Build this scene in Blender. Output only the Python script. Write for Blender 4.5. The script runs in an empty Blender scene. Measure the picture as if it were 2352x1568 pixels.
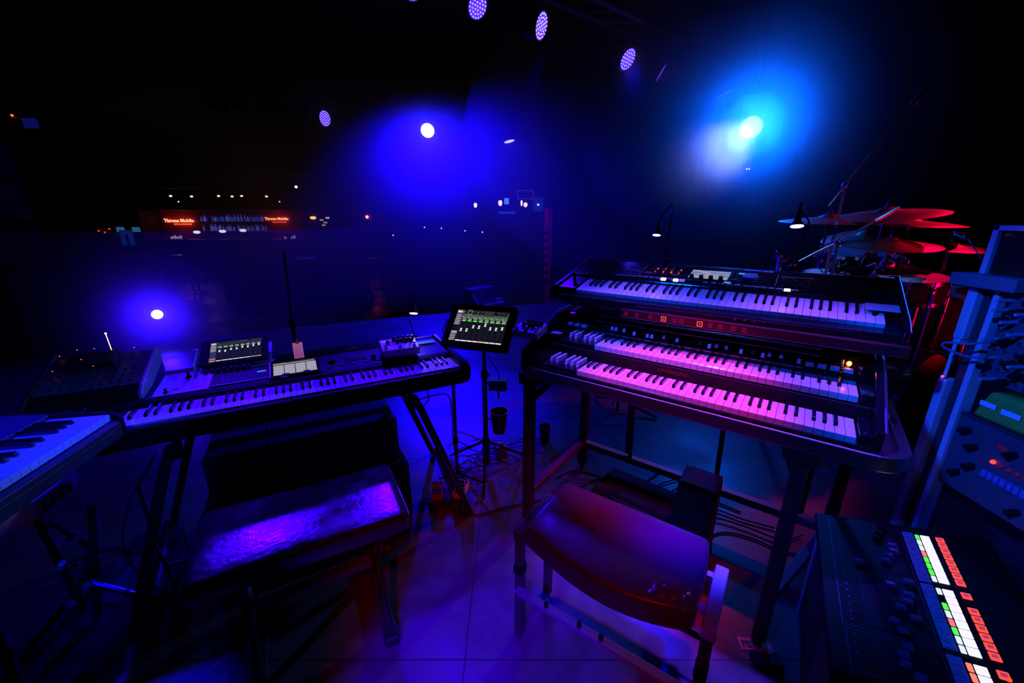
import bpy, bmesh, math, random
from mathutils import Vector, Matrix, Euler
R = math.radians
C = bpy.context.scene.collection
SC = bpy.context.scene
random.seed(7)

# ------------------------------------------------------------------ camera, world, exposure
CAM_H = 1.42
TILT = math.atan(284 / 920)
cam_d = bpy.data.cameras.new('camera')
cam_d.sensor_width = 36
cam_d.lens = 36 * 920 / 2352
cam_d.clip_start = 0.02
cam = bpy.data.objects.new('camera', cam_d)
C.objects.link(cam)
cam.location = (0, 0, CAM_H)
cam.rotation_euler = (math.pi / 2 - TILT, 0, 0)
SC.camera = cam

SC.view_settings.view_transform = 'Standard'
SC.view_settings.look = 'None'
SC.view_settings.gamma = 1
SC.view_settings.use_curve_mapping = False
SC.view_settings.exposure = 0
cy = SC.cycles
cy.use_denoising = True
cy.use_adaptive_sampling = True
cy.adaptive_threshold = 0.025
cy.max_bounces = 3
cy.diffuse_bounces = 1
cy.glossy_bounces = 2
cy.transmission_bounces = 2
cy.transparent_max_bounces = 6
cy.volume_bounces = 0
cy.sample_clamp_indirect = 4
cy.sample_clamp_direct = 20
cy.caustics_reflective = False
cy.caustics_refractive = False

HAZE = 0.08
w = bpy.data.worlds.new('dark_hall')
SC.world = w
w.use_nodes = True
nt = w.node_tree
nt.nodes.clear()
wo = nt.nodes.new('ShaderNodeOutputWorld')
bg = nt.nodes.new('ShaderNodeBackground')
bg.inputs[0].default_value = (0.0, 0.0, 0.01, 1)
bg.inputs[1].default_value = 0.0
nt.links.new(bg.outputs[0], wo.inputs[0])

# measuring helpers: the photograph's sight line through a pixel, cut at a known height or distance
FW = Vector((0, math.cos(TILT), -math.sin(TILT)))
UP = Vector((0, math.sin(TILT), math.cos(TILT)))


def ray(px, py):
    return FW + Vector(((px - 1176) / 920, 0, 0)) - UP * ((py - 784) / 920)


def atz(px, py, z):
    r = ray(px, py)
    return r * ((z - CAM_H) / r.z) + Vector((0, 0, CAM_H))


def aty(px, py, y):
    r = ray(px, py)
    return r * (y / r.y) + Vector((0, 0, CAM_H))


# ------------------------------------------------------------------ lights (club lamps, with fixtures built further down, and added fill lamps)
def spot(name, loc, target, power, color, size=90, blend=0.6, radius=0.06, vol=1.0, spec=1.0):
    d = bpy.data.lights.new(name, 'SPOT')
    d.energy = power
    d.color = color
    d.spot_size = R(size)
    d.spot_blend = blend
    d.shadow_soft_size = radius
    d.volume_factor = vol
    d.specular_factor = spec
    o = bpy.data.objects.new(name, d)
    C.objects.link(o)
    o.location = loc
    o.rotation_euler = (Vector(target) - Vector(loc)).to_track_quat('-Z', 'Y').to_euler()
    return o


BLUE = (0.006, 0.0, 1.0)
VIOL = (0.035, 0.0, 1.0)
LAMPC = (0.24, 0.14, 1.0)
CYAN = (0.0, 0.10, 1.0)
RED = (1.0, 0.0, 0.03)

P_B3 = aty(982, 300, 8.9)
P_BIG = aty(1725, 293, 5.2)
P_UP = aty(361, 722, 4.6)
P_L1, P_L2, P_L3, P_L4, P_L5 = [atz(x, y, 3.1) for x, y in ((1098, 15), (1245, 60), (1443, 137), (1519, 168), (1663, 217))]
P_B2, P_B5 = atz(747, 272, 3.1), atz(1170, 325, 3.1)


def off(p, t, d):
    return p + (Vector(t) - p).normalized() * d


P_T1, P_T2, P_T3 = Vector((-3.75, 5.1, 4.0)), Vector((-2.06, 6.0, 4.25)), atz(945, -25, 4.0)
# the open front truss lamp, steeply down over the stage lip
spot('front_wash_light', off(P_B3, (-1.0, 5.6, 0), 0.14), (-1.0, 5.6, 0), 1500, BLUE, 84, 0.25, 0.1)
# moving head behind the drums: wide halo and a tight beam towards the lower left
spot('moving_head_light', off(P_BIG, (0.4, 0, 1.2), 0.16), (0.5, 0, 2.3), 540, CYAN, 92, 1.0, 0.1)
spot('moving_head_spill', off(P_BIG, (0.4, 0, 1.2), 0.17), (0.4, 0, 1.2), 120, (0.0, 0.07, 1.0), 172, 0.3, 0.1)
spot('moving_head_beam', off(P_BIG, (0.4, 0, 1.2), 0.15), (-1.9, 0, -0.1), 280, (0.34, 0.42, 1.0), 32, 0.8, 0.05)
# small floor uplight at the stage lip
spot('floor_uplight_light', off(P_UP, (0, 0, 1.2), 0.1), (-0.4, 0, 0.9), 90, (0.02, 0.0, 1.0), 100, 1.0, 0.05)
# row of LED pars on the side truss
spot('side_par_light', off(P_L1, (0.2, 1, 0), 0.12), (-0.75, 1.7, 0.7), 300, VIOL, 16, 0.6, 0.09)
spot('side_par_light', off(P_L2, (0.7, 2, 0), 0.12), (0.55, 1.35, 0.8), 200, VIOL, 24, 0.6, 0.09)
spot('side_par_light', off(P_L3, (2, 2.5, 0), 0.12), (0.50, 1.02, 0.5), 8, BLUE, 20, 0.7, 0.09)
spot('side_par_light', off(P_L2, (-0.4, 5.8, 0.3), 0.12), (-0.35, 6.2, 0.2), 900, VIOL, 12, 0.6, 0.09)  # second beam added at this par to light the wedge monitor
# three overhead pars just above the picture, then added fill lamps
spot('top_par_light', P_T1 + Vector((0, 0, -0.15)), (-0.85, 1.08, 0.5), 1500, VIOL, 5, 0.5, 0.30)
spot('top_par_light', P_T2 + Vector((0, 0, -0.15)), (-0.44, 1.24, 0.5), 1500, VIOL, 4.5, 0.5, 0.20)
spot('top_par_light', P_T3 + Vector((0, 0, -0.15)), (-0.35, 3.0, 0), 2600, BLUE, 17, 0.5, 0.10)
spot('keyboard_fill_light', (-1.65, 3.3, 3.9), (-1.13, 1.29, 0.76), 1000, VIOL, 9, 0.6, 0.08)  # unseen lamps without fixtures, added to light the left keyboards' keys
spot('keyboard_fill_light', (-1.30, 3.5, 3.9), (-0.78, 1.48, 0.76), 1000, VIOL, 9, 0.6, 0.08)
spot('keyboard_fill_light', (-0.95, 3.7, 3.9), (-0.42, 1.67, 0.76), 900, VIOL, 9, 0.6, 0.08)
spot('keyboard_fill_light', (-2.4, 2.1, 4.2), (-1.40, 0.95, 0.86), 1300, BLUE, 9, 0.5, 0.08)  # likewise added, for the far left keyboard
spot('organ_fill_light', (0.48, 1.58, 4.2), (0.40, 1.46, 0.88), 1350, (0.10, 0.025, 1.0), 12, 0.6, 0.08)  # unseen pair added over the organ to turn its keys violet
spot('organ_fill_light', (0.93, 1.28, 4.2), (0.84, 1.16, 0.88), 1700, (0.10, 0.025, 1.0), 12, 0.6, 0.08)
# unseen lamps around the camera and drums, several added for single objects
spot('unseen_blue_light', (0.0, -0.4, 3.3), (0.60, 1.38, 0.97), 130, (0.02, 0.05, 1.0), 20, 0.7, 0.06)  # added to light the upper manual and drawbars from the front
spot('unseen_blue_light', (-0.7, 0.8, 3.2), (0.50, 1.50, 1.0), 330, (0.0, 0.05, 1.0), 17, 0.7, 0.16)  # added to draw a blue streak along the organ's ribs
spot('unseen_blue_light', (1.0, 0.5, 4.1), (0.50, 1.00, 0.5), 5600, (0.0, 0.0, 1.0), 5.5, 1.0, 0.08)  # narrow lamp added to put blue on the stool's right half
spot('unseen_blue_light', (0.2, 0.2, 3.2), (-1.45, 1.05, 0.62), 600, (0.0, 0.0, 1.0), 9, 0.6, 0.06)  # added to light the round-ended case under the far left keyboard
spot('back_red_light', (0.38, 0.66, 3.9), (0.52, 1.22, 0.86), 700, RED, 14.5, 0.8, 0.04)
spot('back_red_light', (-0.2, -1.8, 3.0), (-0.02, 1.22, 0.0), 170, RED, 19, 0.5, 0.04)
spot('unseen_blue_light', (-0.6, -2.4, 3.1), (-0.10, 0.78, 0.0), 2400, (0.0, 0.0, 1.0), 12, 0.3, 0.06)
spot('back_cyan_light', (-1.2, 0.1, 2.5), (1.42, 0.95, 1.0), 700, (0.0, 0.06, 1.0), 18, 0.7, 0.06)
spot('back_cyan_light', (-0.9, -0.3, 2.5), (1.15, 0.85, 0.45), 160, (0.0, 0.05, 1.0), 18, 0.7, 0.06)
spot('back_cyan_light', (0.6, -1.0, 2.6), (-1.3, 0.95, 0.8), 220, (0.0, 0.05, 1.0), 14, 0.7, 0.06)
spot('drum_glint_light', (1.3, 0.6, 3.5), (2.2, 2.8, 0.95), 260, (0.12, 0.25, 1.0), 16, 0.6, 0.03)  # unseen lamp added to make the drum chrome sparkle
spot('drum_red_light', (3.5, 1.1, 0.5), (2.6, 2.9, 1.25), 110, (1.0, 0.0, 0.05), 44, 0.6, 0.06)  # added low, out of view on the right, to redden the cymbals
spot('drum_red_light', (4.6, 3.6, 3.2), (2.6, 2.9, 1.45), 260, (1.0, 0.0, 0.07), 24, 0.6, 0.06)

# ------------------------------------------------------------------ materials
MATS = {}


def mat(name, col, rough=0.5, metal=0.0, emit=None, es=0.0, bump=0.0, bscale=40.0, rvar=0.0, coat=0.0, spec=0.5, cvar=0.0, trans=0.0):
    if name in MATS:
        return MATS[name]
    m = bpy.data.materials.new(name)
    m.use_nodes = True
    n = m.node_tree
    b = n.nodes['Principled BSDF']
    b.inputs['Base Color'].default_value = (*col, 1)
    b.inputs['Roughness'].default_value = rough
    b.inputs['Metallic'].default_value = metal
    b.inputs['Specular IOR Level'].default_value = spec
    b.inputs['Coat Weight'].default_value = coat
    b.inputs['Transmission Weight'].default_value = trans
    if emit:
        b.inputs['Emission Color'].default_value = (*emit, 1)
        b.inputs['Emission Strength'].default_value = es
    if bump or rvar or cvar:
        tc = n.nodes.new('ShaderNodeTexCoord')
        nz = n.nodes.new('ShaderNodeTexNoise')
        nz.inputs['Scale'].default_value = bscale
        nz.inputs['Detail'].default_value = 6
        n.links.new(tc.outputs['Object'], nz.inputs['Vector'])
        if bump:
            bp = n.nodes.new('ShaderNodeBump')
            bp.inputs['Strength'].default_value = bump
            bp.inputs['Distance'].default_value = 0.004
            n.links.new(nz.outputs['Fac'], bp.inputs['Height'])
            n.links.new(bp.outputs[0], b.inputs['Normal'])
        if rvar:
            mr = n.nodes.new('ShaderNodeMapRange')
            mr.inputs['From Min'].default_value = 0.35
            mr.inputs['From Max'].default_value = 0.65
            mr.inputs['To Min'].default_value = max(0.03, rough - rvar)
            mr.inputs['To Max'].default_value = min(1, rough + rvar)
            n2 = n.nodes.new('ShaderNodeTexNoise')
            n2.inputs['Scale'].default_value = bscale * 0.25
            n2.inputs['Detail'].default_value = 8
            n.links.new(tc.outputs['Object'], n2.inputs['Vector'])
            n.links.new(n2.outputs['Fac'], mr.inputs['Value'])
            n.links.new(mr.outputs[0], b.inputs['Roughness'])
        if cvar:
            rp = n.nodes.new('ShaderNodeValToRGB')
            rp.color_ramp.elements[0].position = 0.35
            rp.color_ramp.elements[1].position = 0.7
            rp.color_ramp.elements[0].color = (*[c * (1 - cvar) for c in col], 1)
            rp.color_ramp.elements[1].color = (*[min(1, c * (1 + cvar)) for c in col], 1)
            n.links.new(nz.outputs['Fac'], rp.inputs[0])
            n.links.new(rp.outputs[0], b.inputs['Base Color'])
    MATS[name] = m
    return m


def attr_mat(name, emission):
    m = bpy.data.materials.new(name)
    m.use_nodes = True
    n = m.node_tree
    b = n.nodes['Principled BSDF']
    a = n.nodes.new('ShaderNodeVertexColor')
    a.layer_name = 'Col'
    if emission:
        b.inputs['Base Color'].default_value = (0.005, 0.005, 0.006, 1)
        b.inputs['Roughness'].default_value = 0.6
        b.inputs['Specular IOR Level'].default_value = 0.05
        n.links.new(a.outputs[0], b.inputs['Emission Color'])
        b.inputs['Emission Strength'].default_value = emission
    else:
        n.links.new(a.outputs[0], b.inputs['Base Color'])
        b.inputs['Roughness'].default_value = 0.45
    MATS[name] = m
    return m


PLAS = mat('black_plastic', (0.006, 0.006, 0.007), 0.5, bump=0.05, bscale=300, spec=0.12)
MATT = mat('black_matt', (0.012, 0.012, 0.013), 0.7, bump=0.1, bscale=200)
GLOS = mat('black_gloss', (0.008, 0.008, 0.01), 0.12, coat=0.3)
DARK = mat('dark_grey', (0.03, 0.03, 0.034), 0.45)
GREY = mat('mid_grey', (0.14, 0.14, 0.15), 0.45)
CHRO = mat('chrome', (0.75, 0.75, 0.78), 0.14, 1.0)
STEEL = mat('brushed_steel', (0.45, 0.45, 0.48), 0.34, 1.0, bump=0.05, bscale=120)
ALU = mat('aluminium', (0.62, 0.63, 0.66), 0.42, 0.7)
TUBE = mat('black_tube', (0.015, 0.015, 0.017), 0.22, coat=0.5)
IVORY = mat('key_white', (0.80, 0.79, 0.76), 0.22, coat=0.2)
EBONY = mat('key_black', (0.008, 0.008, 0.01), 0.16, coat=0.3)
WHITE = mat('white_plastic', (0.72, 0.72, 0.72), 0.35)
PAPER = mat('paper', (0.82, 0.80, 0.78), 0.7)
BROWN = mat('brown_cap', (0.10, 0.022, 0.02), 0.35)
REDP = mat('red_plastic', (0.5, 0.02, 0.02), 0.4)
LEATH = mat('bench_leather', (0.02, 0.02, 0.022), 0.20, bump=0.16, bscale=60, rvar=0.07, spec=1.0)
LEATH2 = mat('stool_leather', (0.038, 0.034, 0.038), 0.42, bump=0.12, bscale=50, rvar=0.08)
CLOTH = mat('black_cloth', (0.01, 0.01, 0.012), 0.9, bump=0.3, bscale=30)
DRAPE = mat('drape_cloth', (0.005, 0.005, 0.006), 0.95, bump=0.2, bscale=20)
RUBBER = mat('rubber', (0.01, 0.01, 0.01), 0.6)
BRASS = mat('cymbal_bronze', (0.50, 0.34, 0.26), 0.28, 1.0, bump=0.1, bscale=90)
SHELL = mat('drum_shell', (0.02, 0.02, 0.025), 0.1, coat=1.0)
HEAD = mat('drum_head', (0.75, 0.74, 0.72), 0.5)
YELL = mat('yellow_bag', (0.45, 0.36, 0.03), 0.5)
TAPE_B = mat('label_tape', (0.45, 0.5, 0.6), 0.6)
GAFF = mat('gaffer_tape', (0.30, 0.30, 0.33), 0.6)
GREENP = mat('green_card', (0.02, 0.40, 0.16), 0.6)
TAG_P = mat('pink_paper', (0.85, 0.62, 0.66), 0.7)
SCREEN = attr_mat('screen_pixels', 1.0)
PRINT = attr_mat('flat_print', 0)
E_WHITE = mat('lit_white', (0.8, 0.8, 0.8), 0.4, emit=(0.95, 0.92, 1.0), es=1.0)
E_LENS = mat('lens_glow', (0.2, 0.1, 0.6), 0.3, emit=(0.12, 0.03, 1.0), es=0.9)
E_LED = mat('led_bead', (0.8, 0.8, 0.9), 0.3, emit=(0.50, 0.40, 1.0), es=1.4)
E_WARM = mat('warm_lamp', (0.8, 0.7, 0.5), 0.4, emit=(1.0, 0.62, 0.30), es=2.2)
E_SIGN = mat('neon_orange', (0.8, 0.3, 0.1), 0.4, emit=(1.0, 0.28, 0.12), es=2.2)
E_RED = mat('lit_red', (0.6, 0.05, 0.02), 0.4, emit=(1.0, 0.06, 0.02), es=1.6)
E_DIM = mat('dim_red', (0.2, 0.02, 0.02), 0.4, emit=(0.35, 0.0, 0.01), es=0.12)
E_ORG = mat('lit_orange', (0.6, 0.2, 0.05), 0.4, emit=(1.0, 0.10, 0.03), es=1.2)
E_GRN = mat('lit_green', (0.1, 0.6, 0.1), 0.4, emit=(0.10, 1.0, 0.06), es=1.0)
E_BLU = mat('lit_blue', (0.1, 0.3, 0.8), 0.4, emit=(0.12, 0.35, 1.0), es=1.0)
E_PUR = mat('lit_violet', (0.2, 0.1, 0.8), 0.4, emit=(0.50, 0.38, 1.0), es=4.0)


# ------------------------------------------------------------------ mesh helpers
class MB:
    def __init__(s):
        s.v, s.f, s.c = [], [], []

    def quadbox(s, pts, col=None):
        i = len(s.v)
        s.v += pts
        for q in ((0, 3, 2, 1), (4, 5, 6, 7), (0, 1, 5, 4), (1, 2, 6, 5), (2, 3, 7, 6), (3, 0, 4, 7)):
            s.f.append([i + k for k in q])
            s.c.append(col)
        return s

    def box(s, x0, x1, y0, y1, z0, z1, col=None):
        return s.quadbox([(x0, y0, z0), (x1, y0, z0), (x1, y1, z0), (x0, y1, z0), (x0, y0, z1), (x1, y0, z1), (x1, y1, z1), (x0, y1, z1)], col)

    def taper(s, x0, x1, y0, y1, z0, z1, ix, iy0, iy1, col=None):
        return s.quadbox([(x0, y0, z0), (x1, y0, z0), (x1, y1, z0), (x0, y1, z0), (x0 + ix, y0 + iy0, z1), (x1 - ix, y0 + iy0, z1), (x1 - ix, y1 - iy1, z1), (x0 + ix, y1 - iy1, z1)], col)

    def rect(s, x0, x1, y0, y1, z, col):
        i = len(s.v)
        s.v += [(x0, y0, z), (x1, y0, z), (x1, y1, z), (x0, y1, z)]
        s.f.append([i, i + 1, i + 2, i + 3])
        s.c.append(col)
        return s

    def ring(s, c, ax, r, n, ref=None):
        ax = Vector(ax).normalized()
        u = ax.orthogonal().normalized() if ref is None else (Vector(ref) - ax * ax.dot(Vector(ref))).normalized()
        v = ax.cross(u)
        i = len(s.v)
        for k in range(n):
            a = 2 * math.pi * k / n
            s.v.append(tuple(Vector(c) + (u * math.cos(a) + v * math.sin(a)) * r))
        return i

    def cyl(s, p0, p1, r0, r1=None, n=12, cap=True):
        r1 = r0 if r1 is None else r1
        p0, p1 = Vector(p0), Vector(p1)
        ax = p1 - p0
        a = s.ring(p0, ax, r0, n)
        b = s.ring(p1, ax, r1, n)
        for k in range(n):
            s.f.append([a + k, a + (k + 1) % n, b + (k + 1) % n, b + k])
            s.c.append(None)
        if cap:
            s.f.append([a + k for k in range(n)][::-1])
            s.f.append([b + k for k in range(n)])
            s.c += [None, None]
        return s

    def tube(s, pts, r, n=8):
        pts = [Vector(p) for p in pts]
        ids = []
        ref = None
        for k, p in enumerate(pts):
            d = (pts[min(k + 1, len(pts) - 1)] - pts[max(k - 1, 0)]).normalized()
            if ref is None:
                ref = d.orthogonal()
            ref = (ref - d * ref.dot(d))
            if ref.length < 1e-6:
                ref = d.orthogonal()
            ref.normalize()
            rr = r[k] if isinstance(r, (list, tuple)) else r
            ids.append(s.ring(p, d, rr, n, ref))
        for a, b in zip(ids, ids[1:]):
            for k in range(n):
                s.f.append([a + k, a + (k + 1) % n, b + (k + 1) % n, b + k])
                s.c.append(None)
        s.f.append([ids[0] + k for k in range(n)][::-1])
        s.f.append([ids[-1] + k for k in range(n)])
        s.c += [None, None]
        return s

    def lathe(s, prof, c=(0, 0, 0), n=24, ax=(0, 0, 1)):
        ax = Vector(ax).normalized()
        c = Vector(c)
        ids = [s.ring(c + ax * z, ax, max(r, 1e-5), n, ax.orthogonal()) for r, z in prof]
        for a, b in zip(ids, ids[1:]):
            for k in range(n):
                s.f.append([a + k, a + (k + 1) % n, b + (k + 1) % n, b + k])
                s.c.append(None)
        return s

    def prism(s, poly, z0, z1):
        i = len(s.v)
        n = len(poly)
        s.v += [(x, y, z0) for x, y in poly] + [(x, y, z1) for x, y in poly]
        s.f.append([i + k for k in range(n)][::-1])
        s.f.append([i + n + k for k in range(n)])
        s.c += [None, None]
        for k in range(n):
            s.f.append([i + k, i + (k + 1) % n, i + n + (k + 1) % n, i + n + k])
            s.c.append(None)
        return s

    def xprism(s, poly, x0, x1):
        """polygon in (y, z) extruded along x"""
        i = len(s.v)
        n = len(poly)
        s.v += [(x0, y, z) for y, z in poly] + [(x1, y, z) for y, z in poly]
        s.f.append([i + k for k in range(n)][::-1])
        s.f.append([i + n + k for k in range(n)])
        s.c += [None, None]
        for k in range(n):
            s.f.append([i + k, i + (k + 1) % n, i + n + (k + 1) % n, i + n + k])
            s.c.append(None)
        return s

    def ball(s, c, r, n=10, m=6, sz=(1, 1, 1)):
        c = Vector(c)
        ids = []
        for j in range(m + 1):
            t = math.pi * j / m
            i = len(s.v)
            for k in range(n):
                a = 2 * math.pi * k / n
                s.v.append((c.x + r * sz[0] * math.sin(t) * math.cos(a), c.y + r * sz[1] * math.sin(t) * math.sin(a), c.z + r * sz[2] * math.cos(t)))
            ids.append(i)
        for a, b in zip(ids, ids[1:]):
            for k in range(n):
                s.f.append([a + k, b + k, b + (k + 1) % n, a + (k + 1) % n])
                s.c.append(None)
        return s

    def mesh(s, name, m, smooth=False, bevel=0.0, seg=2):
        me = bpy.data.meshes.new(name)
        me.from_pydata([tuple(v) for v in s.v], [], s.f)
        if any(c is not None for c in s.c):
            ca = me.color_attributes.new('Col', 'FLOAT_COLOR', 'CORNER')
            k = 0
            for fi, f in enumerate(s.f):
                c = s.c[fi] or (0, 0, 0)
                for _ in f:
                    ca.data[k].color = (*c, 1)
                    k += 1
        bm = bmesh.new()
        bm.from_mesh(me)
        if not any(c is not None for c in s.c):
            bmesh.ops.recalc_face_normals(bm, faces=bm.faces)
        if bevel:
            ed = [e for e in bm.edges if len(e.link_faces) == 2 and e.calc_face_angle(0) > 0.6]
            bmesh.ops.bevel(bm, geom=ed, offset=bevel, segments=seg, affect='EDGES', clamp_overlap=True, profile=0.5)
        bm.to_mesh(me)
        bm.free()
        if smooth:
            for p in me.polygons:
                p.use_smooth = True
            try:
                me.set_sharp_from_angle(angle=R(40))
            except Exception:
                pass
        me.materials.append(m)
        return me

    def build(s, name, m, parent=None, loc=None, rot=None, **k):
        return inst(name, s.mesh(name, m, **k), parent, loc, rot)


def inst(name, me, parent=None, loc=None, rot=None):
    o = bpy.data.objects.new(name, me)
    C.objects.link(o)
    if parent:
        o.parent = parent
    if loc is not None:
        o.location = loc
    if rot is not None:
        o.rotation_euler = rot
    return o


def tag(o, label=None, cat=None, group=None, kind=None):
    if label:
        o['label'] = label
    if cat:
        o['category'] = cat
    if group:
        o['group'] = group
    if kind:
        o['kind'] = kind
    return o


def thing(name, label, cat, loc=(0, 0, 0), rot=(0, 0, 0), group=None):
    o = bpy.data.objects.new(name, None)
    C.objects.link(o)
    o.location = loc
    o.rotation_euler = rot
    o.empty_display_size = 0.05
    return tag(o, label, cat, group)


def struct(name, mb, m, **k):
    return tag(mb.build(name, m, **k), kind='structure')


def plane_rot(yaw, tilt):
    """x along the width, y up the slope, z the panel normal"""
    return (Matrix.Rotation(R(yaw), 4, 'Z') @ Matrix.Rotation(R(tilt), 4, 'X')).to_euler()


def dup(root, loc=None, rot=None, label=None, group=None):
    r = root.copy()
    C.objects.link(r)
    if loc is not None:
        r.location = loc
    if rot is not None:
        r.rotation_euler = rot
    if label:
        r['label'] = label
    if group:
        r['group'] = group
    for ch in list(root.children):
        c = ch.copy()
        C.objects.link(c)
        c.parent = r
        for g in ch.children:
            d = g.copy()
            C.objects.link(d)
            d.parent = c
    return r


def text(name, body, size, m, parent=None, loc=(0, 0, 0), rot=(0, 0, 0), ext=0.0004, align='LEFT', sx=1.0, bold=0.0):
    cu = bpy.data.curves.new(name, 'FONT')
    cu.body = body
    cu.size = size
    cu.extrude = ext
    cu.align_x = align
    cu.resolution_u = 2
    cu.offset = bold
    t = bpy.data.objects.new(name + '_tmp', cu)
    C.objects.link(t)
    dg = bpy.context.evaluated_depsgraph_get()
    me = bpy.data.meshes.new_from_object(t.evaluated_get(dg))
    bpy.data.objects.remove(t)
    bpy.data.curves.remove(cu)
    for v in me.vertices:
        v.co.x *= sx
    me.materials.clear()
    me.materials.append(m)
    return inst(name, me, parent, loc, rot)


def rrect(x0, x1, y0, y1, r, n=6):
    p = []
    for cx, cy2, a0 in ((x1 - r, y0 + r, -90), (x1 - r, y1 - r, 0), (x0 + r, y1 - r, 90), (x0 + r, y0 + r, 180)):
        for k in range(n + 1):
            a = R(a0 + 90 * k / n)
            p.append((cx + r * math.cos(a), cy2 + r * math.sin(a)))
    return p


def ringprism(mb, outer, inner, z0, z1):
    n = len(outer)
    i = len(mb.v)
    mb.v += [(x, y, z0) for x, y in outer] + [(x, y, z1) for x, y in outer] + [(x, y, z0) for x, y in inner] + [(x, y, z1) for x, y in inner]
    for k in range(n):
        j = (k + 1) % n
        mb.f += [[i + k, i + j, i + n + j, i + n + k], [i + 2 * n + j, i + 2 * n + k, i + 3 * n + k, i + 3 * n + j], [i + n + k, i + n + j, i + 3 * n + j, i + 3 * n + k], [i + j, i + k, i + 2 * n + k, i + 2 * n + j]]
        mb.c += [None] * 4
    return mb


# knobs, buttons
def knob_mesh(r, h, m, skirt=True, n=14):
    prof = [(r * 1.15, 0), (r * 1.15, h * 0.2), (r, h * 0.25), (r * 0.9, h * 0.95), (r * 0.8, h), (0, h)] if skirt else [(r, 0), (r * 0.92, h * 0.9), (r * 0.8, h), (0, h)]
    return MB().lathe(prof, n=n).mesh('knob', m, smooth=True)


BLACK_AFTER = {0: 1, 1: 1, 3: 1, 4: 1, 5: 1}   # C D F G A


def keys(parent, n_white, first, wkey, width, length, x0=0.0, y0=0.0, z0=0.0, front=0.02, white=None, black=None, white_name='white_key', black_name='black_key', blen=0.085, skip_last_black=True, height=0.011):
    """a run of piano keys; first = scale degree of the lowest key (0 = C)"""
    pitch = width / n_white
    wm = MB()
    wm.box(0.0005, pitch - 0.0006, 0, length, -0.012, 0)
    wm.box(0.0005, pitch - 0.0006, 0, 0.004, -front, -0.012)
    wmesh = wm.mesh(white_name, white or IVORY, bevel=0.0009, seg=1)
    bw = pitch * 0.5
    bm_ = MB().taper(-bw / 2, bw / 2, 0, blen, -0.008, height, bw * 0.12, blen * 0.09, 0.0)
    bmesh_ = bm_.mesh(black_name, black or EBONY, bevel=0.0009, seg=2)
    offs = {0: -0.0015, 1: 0.0015, 3: -0.002, 4: 0, 5: 0.002}
    for k in range(n_white):
        inst(white_name, wmesh, parent, (x0 + k * pitch, y0, z0))
        d = (first + k) % 7
        if d in BLACK_AFTER and not (k == n_white - 1 and skip_last_black):
            inst(black_name, bmesh_, parent, (x0 + (k + 1) * pitch + offs[d], y0 + length - blen, z0))

# ------------------------------------------------------------------ setting
FLOORM = mat('stage_floor', (0.075, 0.075, 0.08), 0.42, bump=0.25, bscale=14, rvar=0.10, cvar=0.25)
HALLF = mat('hall_floor', (0.035, 0.035, 0.04), 0.35, bump=0.1, bscale=6, rvar=0.1)
WALLM = mat('dark_paint', (0.008, 0.008, 0.009), 0.8, bump=0.1, bscale=8)
REDW = mat('red_bar_wall', (0.34, 0.02, 0.12), 0.7, bump=0.1, bscale=5)

STAGE_ANG = 25
EDGE = Vector((-1.10, 6.10, 0))
ED = Vector((math.cos(R(STAGE_ANG)), math.sin(R(STAGE_ANG)), 0))
eL, eR = EDGE - ED * 7.2, EDGE + ED * 2.4
mb = MB()
mb.prism([(-7.6, -3.0), (7.5, -3.0), (7.5, 9.0), (1.0, 9.0), (eR.x, eR.y), (eL.x, eL.y)], -1.0, 0.0)
fl = struct('floor', mb, FLOORM)
# seams between the stage sheets
seam = mat('seam_dark', (0.015, 0.015, 0.016), 0.6)
mb = MB()
for y in (-1.22, 1.22 - 0.25, 3.2, 5.6):
    mb.box(-7, 7.4, y, y + 0.004, 0.0, 0.0008)
for x in (-2.6, -0.16, 2.28):
    mb.box(x, x + 0.004, -3, 5.8, 0.0, 0.0008)
mb.build('floor_seam', seam, fl)
mb = MB().box(-24, 9, -3.2, 22, -1.1, -1.0)
struct('floor_hall', mb, HALLF)
struct('ceiling', MB().box(-24, 9, -3.2, 22, 4.6, 4.7), WALLM)
struct('wall_back', MB().box(-24, 9, -3.3, -3.2, -1.1, 4.7), WALLM)
struct('wall_left', MB().box(-24.1, -24, -3.3, 22, -1.1, 4.7), WALLM)
struct('wall_right', MB().box(9, 9.1, -3.3, 22, -1.1, 4.7), WALLM)
struct('wall_front', MB().box(-24, 9, 22, 22.1, -1.1, 4.7), WALLM)
# stage-side wall and its drape
struct('wall_side', MB().box(1.02, 7.5, 9.0, 9.2, -1.0, 4.6), WALLM)


HZM = bpy.data.materials.new('haze')
HZM.use_nodes = True
HZM.node_tree.nodes.clear()
ho = HZM.node_tree.nodes.new('ShaderNodeOutputMaterial')
vs = HZM.node_tree.nodes.new('ShaderNodeVolumeScatter')
vs.inputs['Color'].default_value = (1, 1, 1, 1)
vs.inputs['Density'].default_value = HAZE
vs.inputs['Anisotropy'].default_value = 0.72
HZM.node_tree.links.new(vs.outputs[0], ho.inputs['Volume'])
HZM2 = HZM.copy()
HZM2.node_tree.nodes['Volume Scatter'].inputs['Density'].default_value = 0.30
HZM4 = HZM.copy()
HZM6 = HZM.copy()
HZM6.node_tree.nodes['Volume Scatter'].inputs['Density'].default_value = 0.6
HZM5 = HZM.copy()
HZM5.node_tree.nodes['Volume Scatter'].inputs['Density'].default_value = 0.13
HZM4.node_tree.nodes['Volume Scatter'].inputs['Density'].default_value = 0.35
HZM3 = HZM.copy()
HZM3.node_tree.nodes['Volume Scatter'].inputs['Density'].default_value = 0.05
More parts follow.
